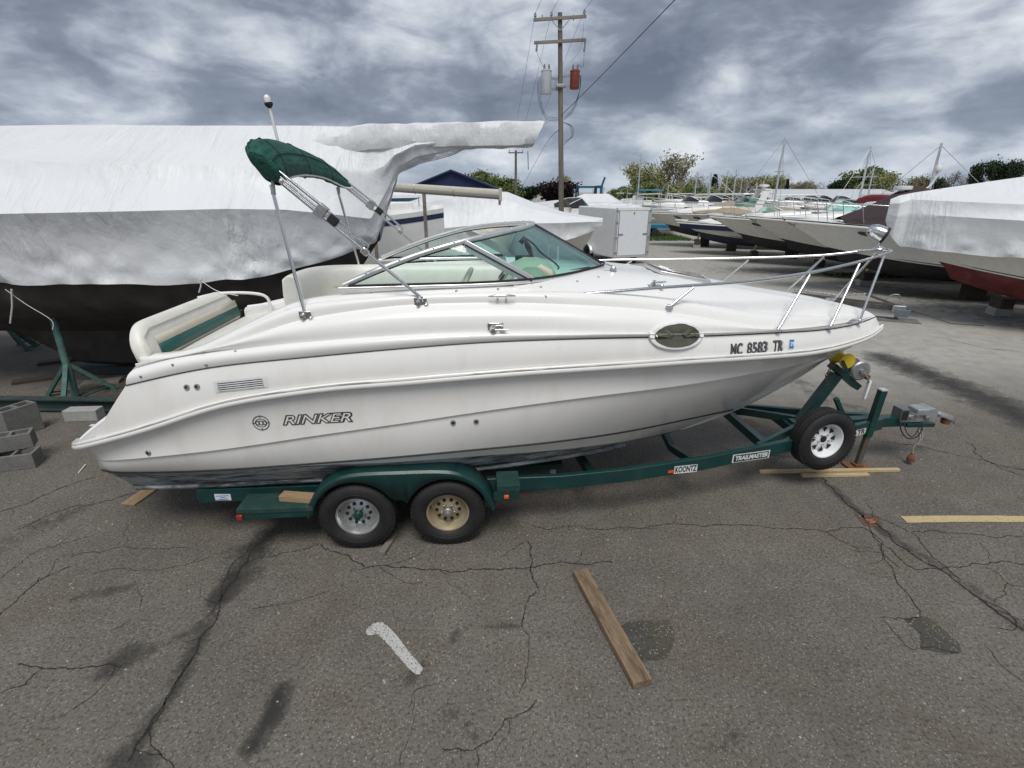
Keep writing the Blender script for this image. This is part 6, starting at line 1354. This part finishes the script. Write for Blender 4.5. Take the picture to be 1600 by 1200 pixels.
tw = transformer(853.5,129,.50,1.02, mat('tank_grey', (.52,.55,.57), .45, .1, var=.06, dirt=(.35,.25,.15), dirt_amt=.3), 'pale grey transformer tank')
tr = transformer(898,125,.46,.78, mat('tank_rust', (.20,.045,.03), .7, var=.25, scale=4), 'rust red transformer tank')
MB().box(onp(tw.z-.1)+Vector((-.02,-.05,-.05)), (.42,.40,.14)).build('mount_band', galv, UP, bevel=.02)
for k, z in enumerate((tw.z-.9, tw.z-.1)): pass
def wire(pts, r_=.012, name='service_wire', parent=UP, m=black): return MB().tube(smooth_path(pts, 7), r_, 5).build(name, m, parent, 60)
for k in range(3):
    o_ = .06*k; wire([tw+Vector((-.28-o_,0,.25)), tw+Vector((-.30-o_,0,-.3)), tw+Vector((-.18-o_,0,-1.0)), tw+Vector((.05,0,-1.42-o_*1.5)), onp(tw.z-1.55-o_)+Vector((-.15,-.1,0))], .009)
    wire([tr+Vector((.24+o_*.5,0,.2)), tr+Vector((.25,0,-.5)), tr+Vector((.02-o_,0,-1.3)), onp(tr.z-1.75+o_)+Vector((.15,-.1,0))], .009)
    wire([onp(tr.z-1.85)+Vector((.1,-.15,0)), onp(tr.z-1.95)+Vector((.45+o_,-.2,-.1)), onp(tr.z-2.4)+Vector((.5+o_*.8,-.2,-.1)), onp(tr.z-2.9)+Vector((.13,-.15,.1*k))], .009)
for a_, b_ in ((onp(zb_)+Vector((-1.14,-.22,-.42)), tw+Vector((-.1,0,.78))), (onp(zb_)+Vector((1.14,-.22,-.42)), tr+Vector((.12,0,.66)))): wire([a_, a_.lerp(b_, .5)+Vector((.12,0,-.35)), b_], .008)
wire([onp(za-.25)+Vector((1.1,-.16,.05)), onp(zb_-.3)+Vector((.95,-.3,0)), onp(zb_-.9)+Vector((.45,-.3,0))], .006)
p2 = aty(806,235,64); p2b = aty(806,312,64)
U2 = thing('utility_pole', 'slim distant utility pole with a single cross arm, in front of the trees', 'utility pole', (p2.x, 64, 0))
MB().cyl((0,0,0), (0,0,p2.z), .19, .13, 10).build('pole', pole_w, U2, 60); MB().box((0,-.15,p2.z-.25), (1.7,.1,.14)).build('cross_arm', arm_w, U2)
for x in (-.75,.75): MB().cyl((x,-.15,p2.z-.2), (x,-.15,p2.z+.05), .05, .03, 8).build('insulator', ins_m, U2, 50)
# lines: overhead towards the viewer's side and away to the distant pole
off = Vector((bx_, Yp, 0))
LN = []
for i, p_ in enumerate(ins):
    a_ = p_+off; b_ = Vector((a_.x+4.5+.3*i, -25, a_.z+.6)); mid = (a_+b_)/2+Vector((0,0,-.9)); LN.append([a_, a_.lerp(mid,.5)+Vector((0,0,-.25)), mid, b_])
    c_ = Vector((p2.x-.75+.75*i, 64, p2.z)); m2 = (a_+c_)/2+Vector((0,0,-.7)); LN.append([a_, m2, c_])
a_ = onp(tr.z-1.55)+off; LN.append([a_, aty(925,133,25), aty(1000,56,19), aty(1056,-2,15.5), aty(1180,-130,11)])
a_ = onp(tr.z-2.1)+off; LN.append([a_, aty(850,230,44), aty(812,300,64)])
for i, pts in enumerate(LN):
    o_ = MB().tube(smooth_path(pts, 8), .007 if i < 6 else .013, 5).build('power_line', black, smooth=60)
    tag(o_, ['thin power line running from the tall pole over the lot', 'thin power line running from the tall pole to the distant pole'][i % 2] if i < 6 else ('thick service cable rising from the tall pole across the clouds' if i == 6 else 'low service wire sloping down from the tall pole towards the trees'), 'power line', 'power lines')
for x_, lab in ((839,'thin grey lamp post standing beyond the distant utility pole'),): pass

# ------------------------------------------------------------------ trees
def leaf_mat(name, a, b, rough=.7):
    m = bpy.data.materials.new(name); m.use_nodes = True; nt = m.node_tree; p = nt.nodes['Principled BSDF']
    v = nd(nt, 'ShaderNodeTexCoord').outputs['Object']; f = noise(nt, v, .9, 5, .7); g = noise(nt, v, 7, 3, .6)
    nt.links.new(mixc(nt, ramp(nt, mth(nt, 'ADD', mth(nt,'MULTIPLY',f,.55), mth(nt,'MULTIPLY',g,.45)), [(.38, 0.), (.62, 1.)]), a, b), p.inputs['Base Color'])
    p.inputs['Roughness'].default_value = rough; p.inputs['Specular IOR Level'].default_value = .2; MATS[name] = m; return m
lf = {'green': leaf_mat('leaf_green', (.075,.11,.032), (.20,.245,.08)), 'lime': leaf_mat('leaf_lime', (.17,.19,.065), (.34,.34,.15)), 'purple': leaf_mat('leaf_purple', (.015,.008,.010), (.045,.020,.024)),
      'dark': leaf_mat('leaf_dark', (.014,.026,.014), (.045,.065,.03)), 'bud': leaf_mat('leaf_bud', (.18,.175,.095), (.32,.28,.17)), 'brown': leaf_mat('leaf_brown', (.13,.11,.085), (.22,.19,.15))}
bark = mat('bark', (.085,.072,.060), .9, var=.3, scale=6, bump=.3)
def tree_geo(kind, seed, h, w, trunk=.25, leaves=2600, size=.16, low=.18, dens=1.0):
    r = random.Random(seed); limbs = MB(); tips = []
    def grow(p, d, L, rad, lvl):
        n = 3; pts = [p]
        for k in range(n):
            d = (d+Vector((r.uniform(-.22,.22), r.uniform(-.22,.22), r.uniform(-.02,.16)))).normalized(); p = p+d*L/n; pts.append(p)
        limbs.tube(pts, [rad*(1-.5*k/n) for k in range(n+1)], 6 if lvl < 2 else 4, cap=False)
        if lvl >= 4 or rad < .008: tips.append(p); return
        for q in pts[1:-1]: tips.append(q) if lvl > 1 else None
        for k in range(r.choice((2,3,3)) if lvl else (9 if kind in ('bud','brown') else 5)):
            a_ = r.uniform(0, 6.28); sp = r.uniform(.35,.85) if lvl else r.uniform(.3,.7)
            nd_ = (d*math.cos(sp)+Vector((math.cos(a_)*w/h*1.6, math.sin(a_)*w/h*1.6, .25))*math.sin(sp)).normalized()
            grow(pts[r.choice((2,3))] if lvl else pts[r.choice((1,2,3))], nd_, L*r.uniform(.52,.75)*(1.25 if kind in ('bud','brown') and lvl == 0 else 1), rad*.55, lvl+1)
    grow(Vector((0,0,0)), Vector((0,0,1)), h*.42, trunk, 0)
    mx = max(t.z for t in tips); k_ = h/mx*.97; wx = max(abs(t.x) for t in tips)+.01; wy = max(abs(t.y) for t in tips)+.01
    sx = w/2/wx*.92
    S = Matrix.Diagonal((min(sx,1.6), min(sx,1.6), k_)); limbs.v = [tuple(S@Vector(p)) for p in limbs.v]; tips = [S@t for t in tips]
    crown = MB(); clumps = [t for t in tips if t.z > h*low]
    for i in range(leaves):
        c = r.choice(clumps); sg = h*.06 if kind in ('green','lime','purple','dark') else h*.04
        p = c+Vector((r.gauss(0,sg), r.gauss(0,sg), r.gauss(0,sg*.85)))
        if p.z < h*low*.6: continue
        a = Vector((r.gauss(0,1), r.gauss(0,1), r.gauss(0,1))).normalized(); b = a.cross(Vector((r.gauss(0,1), r.gauss(0,1), r.gauss(0,1)))).normalized(); s = size*r.uniform(.6,1.5)
        crown.add([p-a*s-b*s*.5, p+a*s*.2-b*s*.7, p+a*s, p-a*s*.1+b*s*.7], [(0,1,2,3)])
    return limbs, crown
def conifer_geo(seed, h, w, size=.25):
    r = random.Random(seed); limbs = MB().tube([(0,0,0),(0,0,h*.5),(0,0,h*.97)], [.2,.12,.03], 8); crown = MB(); z = h*.08
    while z < h*.98:
        rad = w/2*(1-z/h)**.8*r.uniform(.75,1.1)+.08
        for k in range(13):
            a_ = r.uniform(0,6.28)
            for q in np.linspace(.2, 1, 6):
                p = Vector((math.cos(a_)*rad*q, math.sin(a_)*rad*q, z-rad*.28*q+r.uniform(-.1,.1)))
                for j in range(2):
                    a = Vector((math.cos(a_)+r.uniform(-.6,.6), math.sin(a_)+r.uniform(-.6,.6), r.uniform(-.6,.2))).normalized(); b = a.cross(Vector((r.gauss(0,1), r.gauss(0,1), r.gauss(0,1)))).normalized(); s = size*r.uniform(.6,1.4)
                    crown.add([p-b*s*.4, p+a*s, p+b*s*.4], [(0,1,2)])
        z += h*.028
    return limbs, crown
protos = {}
def tree(label, px, py_top, Yd, wpx, kind, name='tree', var=0, base=0, group='trees along the far edge of the yard'):
    top_ = aty(px, py_top, Yd); h = top_.z; w = wpx/FPX*Yd/1.06
    key = (kind, var)
    if key not in protos:
        if kind == 'pine': protos[key] = (*conifer_geo(31+var, 10, 4.2), 10, 4.2)
        else:
            lv = {'green': 5200, 'lime': 3200, 'purple': 9000, 'dark': 9000, 'bud': 1900, 'brown': 1100}[kind]; sz = {'bud': .15, 'brown': .12, 'lime': .19}.get(kind, .23)
            protos[key] = (*tree_geo(kind, 40+7*var+hash(len(kind)) % 5, 10, 9, .22 if kind in ('bud','brown') else .3, lv, sz, .10 if kind in ('green','purple','dark') else .2), 10, 9)
        l, c, hh, ww = protos[key]; me = []
        for nm, mb, m in (('trunk', l, bark), ('crown', c, lf['dark'] if kind == 'pine' else lf[kind])):
            o_ = mb.build(nm, m, None, smooth=60 if nm == 'trunk' else 0); me.append(o_.data); bpy.data.objects.remove(o_)
        protos[key] = (me[0], me[1], hh, ww)
    l, c, hh, ww = protos[key]
    t = thing(name, label, 'tree', (top_.x, Yd, base), rng.uniform(0, 6.28), group); t.scale = (w/ww, w/ww, h/hh)
    for nm, me in (('trunk', l), ('crown', c)):
        o_ = bpy.data.objects.new(nm, me); COL.objects.link(o_); o_.parent = t
    return t
TR = [(755,268,82,60,'green',0,'round green tree behind the blue shed'), (793,276,84,66,'green',1,'green tree just behind the distant utility pole'), (825,292,95,60,'dark',1,'low dark green tree beyond the lamp post'),
 (876,284,62,74,'purple',0,'dark purple-leaved tree behind the tall utility pole'), (875,274,85,36,'lime',0,'pale lime tree showing above the purple one'), (960,297,70,26,'green',0,'small bright green bush right of the boat hoist'),
 (1000,256,72,62,'lime',1,'tall lime green budding tree at the near end of the wood'), (1046,236,76,84,'bud',0,'tallest half-bare tree with spreading upper branches'), (1025,262,80,70,'bud',1,'half-bare budding tree between the lime tree and the tallest one'),
 (1070,266,88,60,'brown',0,'bare brown tree at the foot of the tallest one'), (1094,268,84,36,'brown',1,'thin bare tree beside the dark spruce'), (1090,289,66,44,'green',1,'round bright green bush below the bare trees'),
 (1118,271,78,34,'pine',0,'dark pointed spruce among bare trees'), (1125,292,72,40,'lime',0,'pale flowering bush at the foot of the dark spruce'), (1148,272,95,60,'brown',0,'bare tree directly behind the mast pair'), (1172,272,92,52,'bud',1,'olive budding tree beyond the bare ones'),
 (1200,273,96,60,'brown',1,'bare grey tree over the long shed end'), (1222,271,92,64,'bud',0,'greening tree beside the small spruce'), (1232,279,80,18,'pine',1,'small dark spruce near the pale roof'), (1262,281,100,50,'brown',0,'thin bare tree above the pale shed roof'), (1285,287,105,40,'brown',1,'low bare tree at the middle of the pale roof'),
 (1318,282,90,46,'dark',0,'dark evergreen tree above the pale roof'), (1362,262,92,74,'green',0,'big round green tree above the pale shed roof'), (1388,272,84,44,'lime',1,'pale green tree in front of the big round one'), (1425,270,88,56,'bud',1,'budding tree behind the search light pole'), (1455,280,92,40,'dark',1,'dark low tree behind the leaning mast'),
 (1500,264,80,54,'brown',0,'spreading bare tree above the white wrap'), (1541,258,70,30,'dark',0,'dark evergreen above the white wrap, the smaller of two'), (1574,254,68,48,'dark',1,'dark evergreen above the white wrap, the larger of two'), (1630,262,72,60,'dark',0,'dark evergreen at the end of the tree line'),
 (1140,276,88,46,'lime',0,'olive tree between the dark spruce and the bare ones'), (1162,274,98,70,'bud',0,'wide half-bare tree behind the mast pair'), (1210,276,90,48,'lime',1,'light green tree above the end of the pale roof'), (1250,280,98,56,'bud',1,'sparse olive tree right of the small spruce'), (1275,284,110,70,'bud',0,'low olive tree above the middle of the pale roof'), (1078,276,84,50,'bud',1,'olive tree between the tallest tree and the spruce'), (1060,285,70,46,'lime',1,'yellow-green bush in front of the tallest tree'), (1015,284,68,60,'green',1,'dense green bush at the foot of the lime tree'),
 (1105,281,110,110,'brown',1,'hazy bare tree far behind the spruce'), (1190,284,112,120,'brown',0,'hazy bare tree far behind the long shed'), (975,292,100,40,'green',0,'distant green tree left of the wood'), (735,284,100,50,'dark',0,'distant dark tree beside the blue shed')]
for px, py, Yd, w_, kd, va, lab in TR: tree(lab, px, py, Yd, w_, kd, var=va, name='spruce_tree' if kd == 'pine' else 'tree')
# ------------------------------------------------------------------ far sailing boats with standing masts
def far_sailboat(px, py_top, Yd, lean=0, label=None, group='masted sailing boats in the far yard'):
    tp_ = aty(px, py_top, Yd); t = thing('sailing_boat', label or 'small white sailing boat with a bare standing mast in the far yard', 'boat', (tp_.x-lean, Yd, 0), R(rng.uniform(120,220)), group if not label else None)
    X_ = np.linspace(-3.4, 3.4, 16); s_ = (X_+3.4)/6.8; bb = 1.15*(1-np.abs((s_-.42)/.58)**2.3)
    MB().loft([[(x, -b, 1.75+.25*s) for x, b, s in zip(X_, bb, s_)], [(x*.96, -b*.8, 1.1) for x, b in zip(X_, bb)], [(x*.85, 0, .75) for x in X_]]).mirror().build('hull', deck_w, t, 40, merge=True)
    MB().loft([[(x, -b, 1.75+.25*s) for x, b, s in zip(X_, bb, s_)], [(x, 0, 1.85+.25*s) for x, s in zip(X_, s_)]]).mirror().build('deck', deck_w, t, 40, merge=True)
    MB().box((0,0,.45), (1.3,.16,.9)).build('keel', antif, t); MB().prism([(-1.2,-.5,1.85),(1.4,-.4,1.95),(1.1,-.35,2.2),(-1.1,-.45,2.3)], (0,0,0), (0,.95,0)).build('coach_roof', deck_w, t, bevel=.05)
    h = tp_.z; MB().cyl((.4,0,1.9), (.4,0,h), .075, .055, 8).build('mast', alu, t, 60); MB().box((.4,0,1.9+(h-1.9)*.55), (.05,1.5,.05)).build('spreader', alu, t)
    MB().cyl((.4,0,2.9), (-2.6,0,2.95), .06, .06, 8).build('boom', alu, t, 60)
    for (x, y) in ((3.3,0),(-3.2,0),(.3,.75),(.3,-.75)): MB().cyl((x,y,1.9), (.4,0,h-.1), .012, .012, 4).build('stay', galv, t, 60)
for px, py, Yd in ((1007,240,58),(1096,268,52),(1119,270,50),(1144,266,60),(1158,264,55),(1187,285,60),(1198,282,70),(1050,288,64),(1110,286,72),(1130,280,74),(1165,280,72),(1371,262,52),(1172,290,80),(948,292,85),(958,294,90),(930,295,92),(985,290,78)): far_sailboat(px, py, Yd)
far_sailboat(1237, 214, 36, label='white sailing boat whose tall mast rises left of the pale shed roof')
far_sailboat(1367, 229, 34, label='white sailing boat whose mast rises behind the burgundy-covered cruiser')
far_sailboat(1488, 223, 27, label='white sailing boat whose mast rises just left of the wrapped cruiser with red bottom')
# a second row of small cruisers in the far yard
for k, (px, py, Yd, yw) in enumerate(((1040,314,48,170),(1062,316,52,160),(1085,317,50,172),(1020,312,56,165),(1188,313,46,175),(1165,312,52,168),(1225,318,42,172),(1210,316,50,160),(1000,320,46,172))):
    (bx, zb) = P(px, py, Yd); zb = min(max(zb, 1.9), 2.4)
    motor_boat('small_cruiser', 'small white cruiser with dark windscreen parked in the second row of the far yard', bx, R(yw), 6.8, 2.4, .7, zb, 1.75, 'small cruisers in the second row of the far yard', hull_w, antif, ports=2, rail=True, simple=True, boot=False)
# dark ground strip under the wood so that the tree line sits on earth
MB().box((40,130,-.02+.012), (260,60,.02)).build('far_grass', mat('far_grass_m', (.06,.075,.03), .9, var=.3, scale=.4)); tag(bpy.data.objects['far_grass'], 'distant grass under the tree line', kind='structure')
